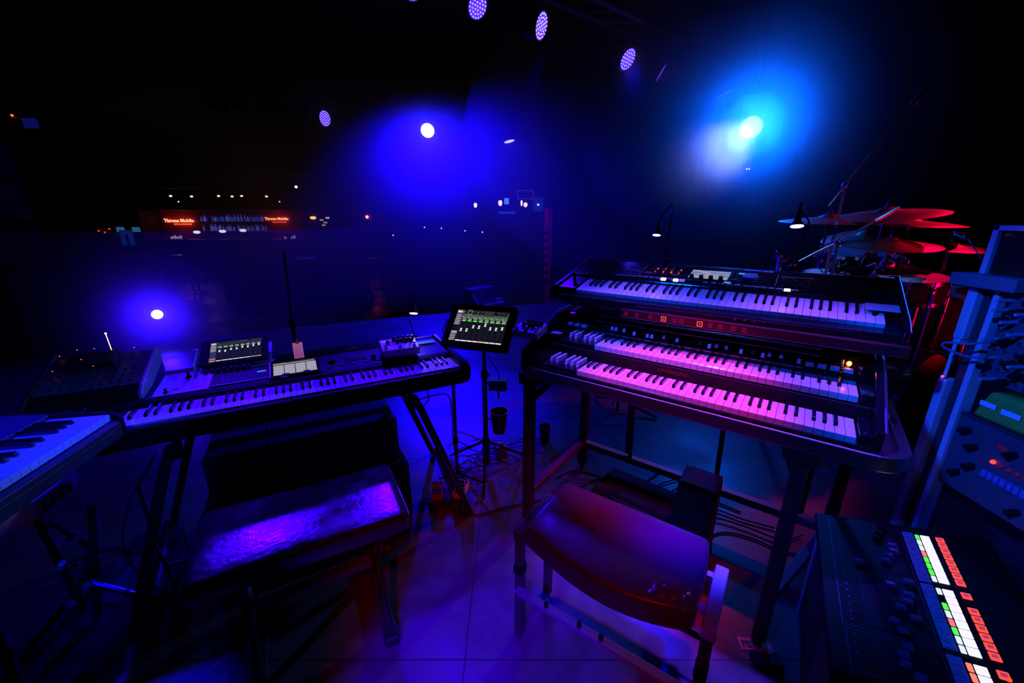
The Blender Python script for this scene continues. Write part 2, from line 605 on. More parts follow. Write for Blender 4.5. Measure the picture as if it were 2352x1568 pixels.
hz = MB().prism([(-5.2, 6.05), (0.4, 5.75), (1.9, 5.5), (2.05, 3.6), (5.5, 3.9), (6.5, 8.15), (1.0, 8.5), (1.0, 12.5), (-7.5, 12.5)], 0.02, 3.36).build('haze', HZM)
tag(hz, 'bank of stage haze under the trusses, blue on the left and cyan around the big lamp', 'haze', kind='stuff')
hz = MB().ball(tuple(P_BIG + Vector((-0.15, 0.15, -0.1))), 1.0, 40, 24, (1.8, 1.3, 1.25)).build('haze', HZM2, smooth=True)  # extra density added so the big lamp's halo brightens
tag(hz, 'dense puff of haze added to strengthen the cyan glow around the big lamp', 'haze', kind='stuff')
hz = MB().ball(tuple(P_BIG + Vector((-0.1, 0.3, -0.05))), 1.0, 40, 24, (3.3, 1.7, 2.1)).build('haze', HZM5, smooth=True)  # outer layer added to spread the same halo wider
tag(hz, 'wide thin cloud of haze added to carry the cyan glow far around the big lamp', 'haze', kind='stuff')
hz = MB().ball(tuple(P_BIG + (Vector((0, 0, CAM_H)) - P_BIG).normalized() * 0.35), 0.34, 32, 20).build('haze', HZM6, smooth=True)  # inner layer added to give the halo a white core
tag(hz, 'small thick puff of haze added before the big lamp to whiten its core', 'haze', kind='stuff')
hz = MB().ball(tuple(P_B3 + Vector((0.1, -0.7, -0.75))), 1.0, 40, 24, (1.6, 1.6, 1.0)).build('haze', HZM3, smooth=True)  # local density added to boost the front lamp's glow
tag(hz, 'puff of haze added below the blazing front lamp to strengthen its blue glow', 'haze', kind='stuff')
hz = MB().ball(tuple(P_UP + Vector((0.05, -0.15, 0))), 0.75, 32, 20).build('haze', HZM4, smooth=True)  # added to give the floor lamp a halo
tag(hz, 'small dense puff of haze added at the floor lamp on the left for its glow', 'haze', kind='stuff')
hz = MB().prism([(-5.0, 3.3), (-1.9, 3.3), (-1.6, 5.10), (-5.0, 5.10)], 0.02, 1.3).build('haze', HZM)  # low box of haze added so the floor lamp glows
tag(hz, 'low patch of haze added around the floor lamp on the left', 'haze', kind='stuff')


def drape(name, a, b, z0, z1, folds, amp, label, cat='curtain'):
    a, b = Vector(a), Vector(b)
    d = b - a
    n = Vector((-d.y, d.x, 0)).normalized()
    mb = MB()
    N = folds * 8
    rows = 6
    rr = random.Random(3)
    ph = [rr.uniform(-.6, .6) for _ in range(folds + 2)]
    for j in range(rows + 1):
        z = z0 + (z1 - z0) * j / rows
        for k in range(N + 1):
            t = k / N
            f = k / 8
            p = a + d * t + n * (amp * math.sin(2 * math.pi * f + ph[int(f)] * 0.8) * (1.0 - 0.35 * j / rows) + 0.02 * math.sin(f * 1.7))
            mb.v.append((p.x, p.y, z))
    W = N + 1
    for j in range(rows):
        for k in range(N):
            i = j * W + k
            mb.f.append([i, i + 1, i + 1 + W, i + W])
            mb.c.append(None)
    o = mb.build(name, DRAPE, smooth=True)
    sol = o.modifiers.new('s', 'SOLIDIFY')
    sol.thickness = 0.006
    return tag(o, label, cat)


drape('stage_curtain', (1.15, 8.7, 0), (7.2, 8.3, 0), 0.01, 4.5, 34, 0.05, 'black pleated curtain hanging behind the organ and drums')
drape('stage_curtain', (-6.2, 0.9, 0), (-7.2, 5.0, 0), 0.01, 4.5, 22, 0.06, 'black pleated curtain hanging at the left edge of the stage')

# ------------------------------------------------------------------ ORGAN
OY = -36.5
org = thing('tonewheel_organ', 'black two-manual drawbar organ with pink-lit keys on a metal rim stand', 'organ', (0.249, 1.442, 0), (0, 0, R(OY)))
ringm = MB()
ringprism(ringm, rrect(-0.285, 0.958, -0.018, 0.52, 0.085, 8), rrect(-0.262, 0.93, -0.001, 0.497, 0.065, 8), 0.784, 0.830)
ringm.build('metal_rim', STEEL, org, bevel=0.004)
MB().prism(rrect(-0.262, 0.93, -0.001, 0.497, 0.065, 8), 0.788, 0.800).build('base_board', MATT, org)
# corner caps under the rim
for x in (-0.235, 0.735):
    MB().prism(rrect(x - 0.05, x + 0.05, -0.005, 0.09, 0.03), 0.735, 0.786).build('corner_cap', MATT, org, bevel=0.004)
cheek = [(0.0, 0.80), (0.0, 0.888), (0.03, 0.897), (0.30, 1.000), (0.47, 1.012), (0.485, 0.995), (0.485, 0.80)]
for x, nm in ((-0.262, 'end_cheek'), (0.868, 'end_cheek')):
    MB().xprism(cheek, x, x + 0.02).build(nm, GLOS, org, bevel=0.003)
trim = MB().tube([(-0.266, -0.002, 0.890), (-0.266, 0.03, 0.900), (-0.266, 0.30, 1.003), (-0.266, 0.46, 1.014)], 0.0035, 6)
trim.build('edge_trim', STEEL, org)
MB().tube([(0.889, -0.002, 0.890), (0.889, 0.03, 0.900), (0.889, 0.30, 1.003), (0.889, 0.46, 1.014)], 0.0035, 6).build('edge_trim', STEEL, org)
# key beds and fallboards
MB().box(-0.242, 0.868, 0.002, 0.145, 0.800, 0.836).build('lower_key_bed', MATT, org)
MB().box(-0.242, 0.868, 0.142, 0.30, 0.800, 0.898).build('upper_key_bed', mat('fallboard', (0.02, 0.008, 0.008), 0.55, spec=0.2), org, bevel=0.003)
MB().box(-0.242, 0.868, -0.012, 0.001, 0.806, 0.842).build('key_slip', GLOS, org, bevel=0.004)
for x0, x1 in ((-0.242, -0.167), (0.839, 0.868)):
    MB().box(x0, x1, 0.003, 0.14, 0.836, 0.868).build('end_block', GLOS, org, bevel=0.003)
    MB().box(x0, x1, 0.150, 0.292, 0.898, 0.932).build('end_block', GLOS, org, bevel=0.003)
MB().box(-0.226, -0.178, 0.17, 0.205, 0.932, 0.9335).build('name_plate', ALU, org)
for x in (0.852,):
    for yy, zz in ((0.02, 0.868), (0.17, 0.932)):
        MB().cyl((x, yy, zz), (x, yy, zz + 0.002), 0.004).build('screw', STEEL, org)
text('lettering', 'HAMMOND', 0.020, mat('dull_brass', (0.30, 0.05, 0.03), 0.4, 0.5), org, (0.262, 0.1405, 0.872), (R(90), 0, 0), sx=1.05)
keys(org, 36, 0, None, 0.835, 0.130, 0.0, 0.0, 0.859, front=0.021)
keys(org, 36, 0, None, 0.835, 0.140, 0.0, 0.148, 0.924, front=0.021)
# inverse preset keys to the left of each manual
PB = mat('preset_black', (0.01, 0.01, 0.012), 0.2, coat=0.3)
for (y, z, ln) in ((0.0, 0.859, 0.130), (0.148, 0.924, 0.140)):
    keys(org, 7, 0, None, 0.1624, ln, -0.1648, y, z - 0.006, front=0.015, white=PB, black=IVORY, white_name='preset_key', black_name='preset_sharp', skip_last_black=False, height=0.017)
# control shelf with drawbars, then the ribbed top
shelf = [(0.292, 0.898), (0.292, 0.940), (0.345, 0.950), (0.355, 0.985), (0.375, 0.990), (0.485, 1.000), (0.485, 0.898)]
MB().xprism(shelf, -0.242, 0.868).build('control_panel', GLOS, org, bevel=0.002)
MB().box(-0.09, 0.69, 0.286, 0.2925, 0.937, 0.9395).build('shelf_edge', STEEL, org)
for k, (yy, zz, rr) in enumerate(((0.352, 0.972, 0.006), (0.368, 0.990, 0.0045), (0.390, 0.994, 0.0045), (0.412, 0.997, 0.0045), (0.436, 0.999, 0.005), (0.462, 1.001, 0.006))):
    x0, x1 = (-0.095, 0.735) if k < 2 else (-0.238, 0.864)
    MB().cyl((x0, yy, zz), (x1, yy, zz), rr, n=10).build('chrome_rib' if k in (0, 1) else 'top_rib', STEEL if k < 2 else mat('rib_steel', (0.22, 0.22, 0.25), 0.22, 0.9), org, smooth=True)
DBX = [-0.026, -0.009, 0.008, 0.026, 0.043, 0.062, 0.082, 0.097, 0.114, 0.14, 0.151, 0.169, 0.187, 0.21, 0.229, 0.248, 0.263, 0.283, 0.319, 0.337, 0.364, 0.387, 0.402, 0.422, 0.44, 0.456, 0.474, 0.491, 0.507, 0.543, 0.562, 0.575, 0.593, 0.611, 0.628, 0.645, 0.663, 0.679]
DBC = 'bbwwbwbbw' + 'rbwwbwbbw' + 'bb' + 'rbwwbwbbw' + 'rbwwbwbbw'
DBP = [1, 1, 1, 1, 1, 1, 0, 0, 3] + [0, 1, 3, 3, 1, 1, 1, 1, 2] + [1, 1] + [1, 0, 3, 1, 0, 1, 0, 0, 3] + [2, 0, 3, 1, 0, 1, 0, 0, 3]
capm = {}
for ch, m in (('b', PLAS), ('w', WHITE), ('r', BROWN)):
    capm[ch] = MB().taper(-0.0062, 0.0062, -0.013, 0, -0.005, 0.010, 0.0012, 0.004, 0.002).mesh('drawbar_cap', m, bevel=0.001, seg=1)
rodm = MB().box(-0.0022, 0.0022, 0, 0.075, 0.0, 0.003).mesh('drawbar', STEEL)
for x, ch, p in zip(DBX, DBC, DBP):
    y = 0.322 - 0.011 * p
    r_ = inst('drawbar', rodm, org, (x, y, 0.958))
    inst('cap', capm[ch], r_, (0, 0, 0))
tabm = MB().taper(-0.0125, 0.0125, -0.012, 0.022, 0, 0.012, 0.001, 0.003, 0.010).mesh('rocker_tab', WHITE, bevel=0.0015)
for x in (0.710, 0.743, 0.777, 0.812):
    inst('rocker_tab', tabm, org, (x, 0.305, 0.944))
for x in (-0.195, -0.160, -0.125):
    inst('rocker_tab', tabm, org, (x, 0.305, 0.944))
MB().box(-0.206, -0.112, 0.3535, 0.3555, 0.975, 0.978).build('indicator_line', E_RED, org)
km = knob_mesh(0.006, 0.012, STEEL)
for k in range(5):
    inst('knob', km, org, (-0.200 + k * 0.020, 0.350, 0.960), (R(70), 0, 0))
for x in (-0.08, -0.06):
    inst('knob', knob_mesh(0.008, 0.010, PLAS), org, (x, 0.318, 0.946))
# power lamp and toggle
MB().lathe([(0.017, 0), (0.017, 0.002), (0.010, 0.003), (0.010, 0.006), (0, 0.006)]).build('lamp_collar', CHRO, org, (0.806, 0.332, 0.948), smooth=True)
MB().ball((0.812, 0.332, 0.966), 0.0065, sz=(1, 1, 1.3)).build('power_lamp', mat('lamp_orange', (1, .3, .1), .3, emit=(1.0, 0.13, 0.02), es=14), org, smooth=True)
MB().cyl((0.796, 0.334, 0.950), (0.793, 0.330, 0.978), 0.0045).build('toggle_switch', CHRO, org, smooth=True)
MB().cyl((0.846, 0.334, 0.950), (0.846, 0.334, 0.962), 0.006).build('toggle_switch', CHRO, org, smooth=True)
# stand
LEGS = ((-0.235, 0.03), (0.735, 0.03), (-0.235, 0.60), (0.905, 0.60))
for x, y in LEGS:
    MB().box(x - 0.021, x + 0.021, y - 0.021, y + 0.021, 0.03, 0.735 if y < 0.1 else 0.79).cyl((x, y, 0), (x, y, 0.05), 0.014, 0.017).build('leg', DARK, org, bevel=0.003)
MB().box(-0.235, 0.905, 0.575, 0.615, 0.150, 0.185).build('back_rail', GREY, org, bevel=0.003)
MB().box(-0.252, -0.218, 0.05, 0.58, 0.160, 0.192).build('side_rail', GREY, org, bevel=0.003)
MB().quadbox([(0.718, 0.05, 0.160), (0.752, 0.05, 0.160), (0.922, 0.58, 0.160), (0.888, 0.58, 0.160), (0.718, 0.05, 0.192), (0.752, 0.05, 0.192), (0.922, 0.58, 0.192), (0.888, 0.58, 0.192)]).build('side_rail', GREY, org, bevel=0.003)
MB().tube([(-0.235, 0.06, 0.66), (-0.15, 0.20, 0.775)], 0.018, 8).build('brace', MATT, org)
MB().tube([(0.735, 0.06, 0.66), (0.66, 0.20, 0.775)], 0.018, 8).build('brace', MATT, org)
for x in (0.05, 0.47):
    MB().tube([(x, 0.585, 0.17), (x - 0.01, 0.56, 0.78)], 0.011, 8).build('upright', DARK, org)
# upper tier arms carrying the synthesizer
for x in (0.03, 0.80):
    MB().tube([(x, 0.60, 0.20), (x, 0.56, 0.98), (x, 0.52, 1.06)], 0.016, 8).build('tier_post', DARK, org)
    MB().tube([(x, 0.31, 1.060), (x, 0.53, 1.112)], 0.014, 8).build('tier_arm', DARK, org)

# dark red strip with lit squares that hangs under the synthesizer
# ------------------------------------------------------------------ SYNTHESIZER above the organ
syn = thing('synthesizer', 'long black synthesizer on the tier above the organ, screen and lit buttons', 'keyboard', (0.285, 1.785, 1.113), plane_rot(-36, 14))
body = [(-0.045, -0.012), (-0.045, -0.052), (-0.03, -0.062), (0.36, -0.062), (0.385, -0.04), (0.385, 0.006), (0.36, 0.012), (0.150, 0.012), (0.142, 0.004), (0.142, -0.014), (-0.02, -0.014)]
MB().xprism(body, -0.092, 1.082).build('body', GLOS, syn, bevel=0.003)
MB().xprism([(-0.046, -0.014), (-0.046, 0.006), (0.0, 0.014), (0.386, 0.014), (0.386, -0.062), (-0.03, -0.063), (-0.046, -0.05)], -0.108, -0.092).build('end_cap', GLOS, syn, bevel=0.003)
MB().xprism([(-0.046, -0.014), (-0.046, 0.006), (0.0, 0.014), (0.386, 0.014), (0.386, -0.062), (-0.03, -0.063), (-0.046, -0.05)], 1.082, 1.096).build('end_cap', GLOS, syn, bevel=0.003)
MB().tube([(1.0965, -0.046, 0.004), (1.0965, 0.0, 0.0145), (1.0965, 0.386, 0.0145)], 0.0022, 6).build('edge_trim', STEEL, syn)
MB().tube([(-0.1085, -0.046, 0.004), (-0.1085, 0.0, 0.0145), (-0.1085, 0.386, 0.0145)], 0.0018, 6).build('edge_trim', STEEL, syn)
MB().box(-0.092, -0.002, 0.0, 0.142, -0.014, 0.006).build('joystick_panel', GLOS, syn, bevel=0.003)
MB().cyl((-0.05, 0.09, 0.006), (-0.05, 0.09, 0.03), 0.008, 0.006).ball((-0.05, 0.09, 0.034), 0.011).build('joystick', PLAS, syn, smooth=True)
keys(syn, 45, 2, None, 1.044, 0.140, 0.0, 0.0, 0.0, front=0.019, blen=0.09)
# narrow ledge between keys and panel
MB().box(0.10, 0.80, 0.146, 0.152, 0.012, 0.015).build('panel_ledge', GLOS, syn, bevel=0.001)
# left section: panel lines, sliders, knobs, buttons
pr = MB()
LINE = (0.30, 0.30, 0.42)
for (x0, x1, y0, y1) in ((0.21, 0.2115, 0.20, 0.35), (0.13, 0.205, 0.345, 0.3465), (0.13, 0.1315, 0.255, 0.345), (0.215, 0.40, 0.345, 0.3465), (0.215, 0.40, 0.235, 0.2362), (0.23, 0.26, 0.243, 0.248), (0.345, 0.375, 0.239, 0.244), (0.14, 0.20, 0.215, 0.2165), (0.735, 0.7365, 0.20, 0.33), (0.745, 0.85, 0.305, 0.3075), (0.745, 0.79, 0.295, 0.2965), (0.15, 0.19, 0.285, 0.287), (0.22, 0.40, 0.200, 0.2012)):
    pr.rect(x0, x1, y0, y1, 0.0124, LINE)
for k in range(4):
    pr.rect(0.268 + k * 0.034, 0.269 + k * 0.034, 0.25, 0.335, 0.0124, (0.18, 0.18, 0.3))
for i in range(5):
    for j in range(3):
        if (i + j) % 2 == 0:
            pr.rect(0.755 + i * 0.02, 0.760 + i * 0.02, 0.215 + j * 0.028, 0.218 + j * 0.028, 0.0124, LINE)
pr.build('panel_print', PRINT, syn)
for k in range(4):
    s_ = MB().box(0.268 + k * 0.034, 0.2735 + k * 0.034, 0.255, 0.300, 0.0123, 0.0145).build('slider_slot', E_RED, syn)
    MB().box(0.262 + k * 0.034, 0.280 + k * 0.034, 0.258 + 0.006 * (k % 3), 0.268 + 0.006 * (k % 3), 0.013, 0.022).build('slider_cap', DARK, syn, bevel=0.001)
bt = MB().box(-0.010, 0.010, -0.007, 0.007, 0, 0.005).mesh('button', GREY, bevel=0.001)
btl = MB().box(-0.010, 0.010, -0.007, 0.007, 0, 0.005).mesh('lit_button', mat('button_glow', (.9, .9, .9), .4, emit=(0.9, 0.8, 1.0), es=4.0), bevel=0.001)
btv = MB().box(-0.010, 0.010, -0.007, 0.007, 0, 0.005).mesh('lit_button', mat('button_violet', (.5, .4, .9), .4, emit=(0.30, 0.16, 0.9), es=0.7), bevel=0.001)
for k in range(12):
    x = 0.127 + k * 0.0255
    m_ = btl if k in (8, 10) else (btv if k > 10 else bt)
    inst('lit_button' if k in (8, 10, 11) else 'button', m_, syn, (x, 0.176, 0.012))
for k in range(8):
    inst('button', bt, syn, (0.500 + k * 0.0285, 0.172, 0.012))
for k in range(7):
    inst('lit_button' if k == 5 else 'button', btl if k == 5 else bt, syn, (0.655 + k * 0.0245, 0.168, 0.012))
for k in range(5):
    inst('button', MB().box(-0.008, 0.008, -0.004, 0.004, 0, 0.003).mesh('button', GREY, bevel=0.001), syn, (0.15 + (k % 3) * 0.022, 0.245 + 0.06 * (k // 3), 0.012))
# screen
MB().box(0.405, 0.585, 0.200, 0.325, 0.012, 0.0145).build('screen_bezel', GLOS, syn, bevel=0.002)
sc = MB()
sc.rect(0, 0.150, 0, 0.095, 0.0002, (0.22, 0.24, 0.30))
rr = random.Random(5)
for j in range(9):
    y = 0.006 + j * 0.0098
    x = 0.006
    while x < 0.135:
        L_ = rr.uniform(0.01, 0.035)
        sc.rect(x, min(x + L_, 0.144), y, y + 0.006, 0.0005, rr.choice([(0.42, 0.42, 0.48), (0.30, 0.32, 0.42), (0.14, 0.18, 0.42), (0.45, 0.44, 0.47), (0.42, 0.20, 0.18)] if j < 3 else [(0.36, 0.38, 0.45), (0.10, 0.15, 0.42), (0.28, 0.30, 0.38)]))
        x += L_ + 0.003
sc.build('screen', SCREEN, syn, (0.420, 0.214, 0.0146))
kn = knob_mesh(0.0085, 0.016, PLAS)
for k in range(4):
    inst('knob', kn, syn, (0.436 + k * 0.037, 0.212, 0.0145))
MB().lathe([(0.030, 0), (0.030, 0.006), (0.027, 0.010), (0, 0.010)], n=32).build('value_dial', mat('dial_blue', (0.12, 0.12, 0.3), 0.25, coat=0.4), syn, (0.645, 0.268, 0.012), smooth=True)
for x, y in ((0.61, 0.305), (0.655, 0.312), (0.595, 0.228), (0.665, 0.222), (0.575, 0.196)):
    MB().box(x - 0.012, x + 0.012, y - 0.0025, y + 0.0025, 0.012, 0.015).build('button', E_BLU if x in (0.61, 0.575) else GREY, syn, bevel=0.0008)
MB().box(0.612, 0.673, 0.344, 0.362, 0.012, 0.0128).box(0.677, 0.716, 0.342, 0.360, 0.012, 0.0128).build('label_strip', mat('blue_label', (0.10, 0.10, 0.55), 0.5), syn)
MB().box(0.995, 1.078, 0.066, 0.118, 0.012, 0.014).build('label_tape', mat('pale_tape', (0.35, 0.40, 0.45), 0.6), syn)
text('lettering', 'JUPITER-80', 0.017, mat('dim_print', (0.12, 0.12, 0.18), 0.5), syn, (1.03, 0.3865, -0.012), (R(90), 0, R(180)), sx=1.3)
text('lettering', 'JUPITER', 0.016, mat('dim_print', (0.12, 0.12, 0.18), 0.5), syn, (0.86, 0.358, 0.0122), (0, 0, 0), sx=1.3)
# gooseneck lamps clipped to the synthesizer's back edge


def gooseneck(name, label, base, pts, head_dir, power, size=0.02, parent_rot=None):
    t = thing(name, label, 'lamp', base, group=None)
    MB().box(-0.012, 0.012, -0.012, 0.012, -0.002, 0.02).build('clip', PLAS, t, bevel=0.002)
    # smooth the neck
    P = [Vector(p) for p in pts]
    sm = []
    for k in range(len(P) - 1):
        p0, p1, p2, p3 = P[max(k - 1, 0)], P[k], P[k + 1], P[min(k + 2, len(P) - 1)]
        for i in range(8):
            u = i / 8
            sm.append(0.5 * ((2 * p1) + (p2 - p0) * u + (2 * p0 - 5 * p1 + 4 * p2 - p3) * u * u + (3 * p1 - p0 - 3 * p2 + p3) * u ** 3))
    sm.append(P[-1])
    MB().tube(sm, 0.0032, 8).build('neck', TUBE, t, smooth=True)
    h = P[-1]
    d = Vector(head_dir).normalized()
    s_ = MB().lathe([(0.004, -0.004), (0.007, 0.0), (0.009, 0.02), (0.013, 0.035), (0.0185 * size / 0.02, 0.05), (0.0185 * size / 0.02, 0.054), (0.016 * size / 0.02, 0.052)], h, 20, d).build('lamp_shade', PLAS, t, smooth=True)
    MB().lathe([(0, 0.0525), (0.0165 * size / 0.02, 0.0525), (0.0165 * size / 0.02, 0.0545), (0, 0.0545)], h, 20, d).build('lens', E_PUR, t)
    p = Vector(base) + h + d * 0.062
    spot(name + '_light', p, p + d, power, LAMPC, 125, 0.6, 0.012)
    return t


def on_syn(x, y, z=0.012):
    return Matrix.Translation((0.285, 1.785, 1.113)) @ plane_rot(-36, 14).to_matrix().to_4x4() @ Vector((x, y, z))


b1 = on_syn(0.277, 0.374)
tip = aty(1512, 512, b1.y - 0.08)
gooseneck('gooseneck_lamp', 'thin gooseneck lamp curving over the left end of the synthesizer', b1, [(0, 0, 0), (-0.005, 0.0, 0.08), (0.006, 0, 0.18), (0.004, -0.01, 0.245), (-0.012, -0.03, 0.262), tuple(tip - b1 + Vector((0.012, 0, 0.03))), tuple(tip - b1)], (-0.15, -0.3, -1), 0.9)
b2 = on_syn(0.771, 0.379)
tip = aty(1834, 487, b2.y - 0.05)
gooseneck('gooseneck_lamp', 'thicker-headed gooseneck lamp over the right half of the synthesizer, in front of the drums', b2, [(0, 0, 0), (0.012, 0.0, 0.08), (0.035, 0, 0.18), tuple(tip - b2 + Vector((0.022, 0.02, 0.005))), tuple(tip - b2 + Vector((0.012, 0.012, 0.035))), tuple(tip - b2)], (-0.12, -0.32, -1), 1.3, 0.026)
# red-lit strip between organ and synthesizer
st = thing('pad_strip', 'long dark red strip with two glowing square pads between organ and synthesizer', 'controller', (0.249, 1.442, 0), (0, 0, R(OY)))
MB().box(0.06, 0.93, 0.245, 0.300, 1.030, 1.066).build('housing', mat('dark_red_panel', (0.10, 0.006, 0.006), 0.4), st, bevel=0.004)
for k, x in enumerate((0.085, 0.130, 0.185, 0.235, 0.275, 0.300, 0.365, 0.400, 0.435, 0.475, 0.510)):
    lit = k in (3, 6)
    pz = 1.048
    pp = MB().box(x - 0.0085, x + 0.0085, 0.2435, 0.246, pz - 0.0085, pz + 0.0085).build('lit_pad' if lit else 'pad', E_DIM, st, bevel=0.001)
    if lit:
        fr_ = MB()
        for a in ((-0.0095, 0.0095, 0.0075, 0.0095), (-0.0095, 0.0095, -0.0095, -0.0075), (-0.0095, -0.0075, -0.0095, 0.0095), (0.0075, 0.0095, -0.0095, 0.0095), (-0.002, 0.002, -0.002, 0.002)):
            fr_.box(x + a[0], x + a[1], 0.2425, 0.2436, pz + a[2], pz + a[3])
        fr_.build('glow_frame', E_ORG, pp)
for x in (0.12, 0.14, 0.16, 0.47, 0.50, 0.53, 0.56):
    MB().tube([(x, 0.27, 1.066), (x + 0.002, 0.26, 1.080)], 0.0015, 5).build('cable_pin', STEEL, st)

# ------------------------------------------------------------------ 88-key WORKSTATION at the left
KYAW = 28.4
KO = Vector((-1.314, 1.178, 0.757))
RK = Matrix.Rotation(R(KYAW), 4, 'Z')


def kp(x, y, z):
    """point of the left keyboard's frame (z above the floor)"""
    v = RK @ Vector((x, y, 0))
    return Vector((KO.x + v.x, KO.y + v.y, z))


ws = thing('workstation_keyboard', 'long black 88-key workstation with a grey screen and silver joystick panel, blue-lit', 'keyboard', KO, (0, 0, R(KYAW)))
bprof = [(-0.030, -0.075), (-0.030, -0.012), (-0.022, -0.006), (-0.001, -0.006), (-0.001, -0.03), (0.150, -0.03), (0.150, 0.010), (0.175, 0.020), (0.455, 0.034), (0.480, 0.020), (0.480, -0.085), (0.02, -0.088)]
MB().xprism(bprof, -0.105, 1.222).build('body', PLAS, ws, bevel=0.003)
MB().xprism([(-0.035, -0.04), (-0.028, 0.002), (0.01, 0.018), (0.455, 0.036), (0.485, 0.018), (0.485, -0.085), (0.0, -0.09)], 1.222, 1.262).build('end_cheek', GLOS, ws, bevel=0.012, seg=3)
MB().xprism([(-0.035, -0.04), (-0.028, 0.002), (0.01, 0.018), (0.455, 0.036), (0.485, 0.018), (0.485, -0.085), (0.0, -0.09)], -0.145, -0.105).build('end_cheek', GLOS, ws, bevel=0.012, seg=3)
MB().box(-0.105, -0.002, -0.022, 0.15, -0.03, 0.006).build('key_block', PLAS, ws, bevel=0.003)
MB().box(1.2205, 1.224, -0.022, 0.15, -0.03, 0.004).build('key_block', PLAS, ws)
keys(ws, 52, 5, None, 1.22, 0.140, 0.0, 0.0, 0.0, front=0.024, blen=0.09)
# sloping panel (local frame on the slope)
SL = math.atan2(0.014, 0.28)


def wz(y):
    return 0.020 + (y - 0.175) * 0.05 + 0.0006


def wpanel(x0, x1, y0, y1, t, name, m, bev=0.0, par=None):
    mb = MB()
    mb.quadbox([(x0, y0, wz(y0)), (x1, y0, wz(y0)), (x1, y1, wz(y1)), (x0, y1, wz(y1)), (x0, y0, wz(y0) + t), (x1, y0, wz(y0) + t), (x1, y1, wz(y1) + t), (x0, y1, wz(y1) + t)])
    return mb.build(name, m, par or ws, bevel=bev)


SILV = mat('silver_panel', (0.42, 0.42, 0.46), 0.34, 0.6, bump=0.03, bscale=60)
wpanel(0.062, 0.235, 0.178, 0.398, 0.003, 'silver_panel', SILV, 0.001)
pr = MB()
for k in range(6):
    z_ = wz(0.23 + 0.02 * k) + 0.0034
    pr.rect(0.140, 0.152 + 0.003 * (k % 2), 0.222 + 0.018 * k, 0.227 + 0.018 * k, z_, (0.01, 0.01, 0.02))
for i in range(4):
    for j in range(7):
        if (i * 3 + j) % 4:
            y = 0.215 + 0.021 * j
            pr.rect(0.170 + i * 0.013, 0.178 + i * 0.013, y, y + 0.008, wz(y) + 0.0036, (0.03, 0.03, 0.08))
pr.build('panel_print', PRINT, ws)
MB().lathe([(0.012, 0), (0.013, 0.004), (0.006, 0.008), (0.005, 0.024), (0.007, 0.030), (0, 0.032)], (0.151, 0.335, wz(0.33))).build('joystick', PLAS, ws, smooth=True)
MB().lathe([(0.010, 0), (0.010, 0.004), (0.004, 0.006), (0.004, 0.014), (0.006, 0.018), (0, 0.019)], (0.100, 0.205, wz(0.2))).build('joystick', PLAS, ws, smooth=True)
MB().tube([(0.108, 0.205, wz(0.2) + 0.005), (0.118, 0.222, wz(0.2) + 0.007), (0.136, 0.224, wz(0.2) + 0.007), (0.140, 0.210, wz(0.2) + 0.005)], 0.002, 6).build('key_ring', STEEL, ws)
kb = MB().box(-0.010, 0.010, -0.005, 0.005, 0, 0.004).mesh('button', DARK, bevel=0.001)
kb2 = MB().box(-0.011, 0.011, -0.006, 0.006, 0, 0.004).mesh('button', mat('button_grey', (0.2, 0.2, 0.25), 0.4), bevel=0.001)
for k in range(10):
    inst('button', kb2, ws, (0.252 + k * 0.0205, 0.196, wz(0.196)))
for k in range(9):
    inst('button', kb, ws, (0.68 + k * 0.026, 0.205 + 0.02 * (k % 2), wz(0.2)))
for i in range(4):
    for j in range(3):
        inst('button', kb, ws, (0.76 + i * 0.024, 0.250 + j * 0.022, wz(0.25 + .02 * j)))
kk = knob_mesh(0.008, 0.015, DARK)
for k in range(8):
    inst('knob', kk, ws, (0.206 + k * 0.0225, 0.352, wz(0.352)))
inst('knob', knob_mesh(0.015, 0.014, GLOS), ws, (0.690, 0.262, wz(0.262)))
inst('knob', knob_mesh(0.010, 0.020, PLAS), ws, (0.872, 0.232, wz(0.23)))
MB().box(0.395, 0.428, 0.284, 0.289, wz(0.285), wz(0.285) + 0.002).build('blue_indicator', E_BLU, ws)
pr = MB()
for (x0, x1, y) in ((0.27, 0.30, 0.275), (0.27, 0.295, 0.255), (0.275, 0.31, 0.235), (0.315, 0.35, 0.28), (0.315, 0.352, 0.243), (0.36, 0.38, 0.26), (0.69, 0.72, 0.31), (0.75, 0.80, 0.335), (0.80, 0.83, 0.215), (0.66, 0.68, 0.235)):
    pr.rect(x0, x1, y, y + 0.002, wz(y) + 0.0004, (0.25, 0.25, 0.35))
pr.build('panel_print', PRINT, ws)
# touch screen, slightly raised
scr = MB().box(-0.012, 0.182, -0.010, 0.104, -0.008, 0.0).mesh('screen_bezel', GLOS, bevel=0.002)
TS = R(17)
bz = inst('screen_bezel', scr, ws, (0.458, 0.180, 0.030), (TS, 0, 0))
s_ = MB()
s_.rect(0, 0.168, 0, 0.118, 0.0003, (0.02, 0.02, 0.025))
s_.rect(0.001, 0.160, 0.098, 0.1035, 0.0006, (0.52, 0.50, 0.12))
for q in range(6):
    s_.rect(0.003 + q * 0.008, 0.009 + q * 0.008, 0.107, 0.110, 0.0006, (0.30, 0.30, 0.3))
for c_ in range(4):
    for r_ in range(5):
        x = 0.002 + c_ * 0.042
        s_.rect(x, x + 0.039, 0.004 + r_ * 0.0175, 0.0195 + r_ * 0.0175, 0.0006, (0.40, 0.38, 0.44))
for (x0, x1) in ((0.033, 0.06), (0.113, 0.139)):
    s_.rect(x0, x1, 0.0, 0.0125, 0.0009, (0.01, 0.01, 0.012))
s_.v = [(x, y * 0.80, z) for x, y, z in s_.v]
s_.build('screen_image', SCREEN, bz, (0.0, 0.0, 0.0))
MB().box(-0.0125, -0.0085, -0.009, 0.100, 0.0, 0.003).build('lit_edge', ALU, bz)
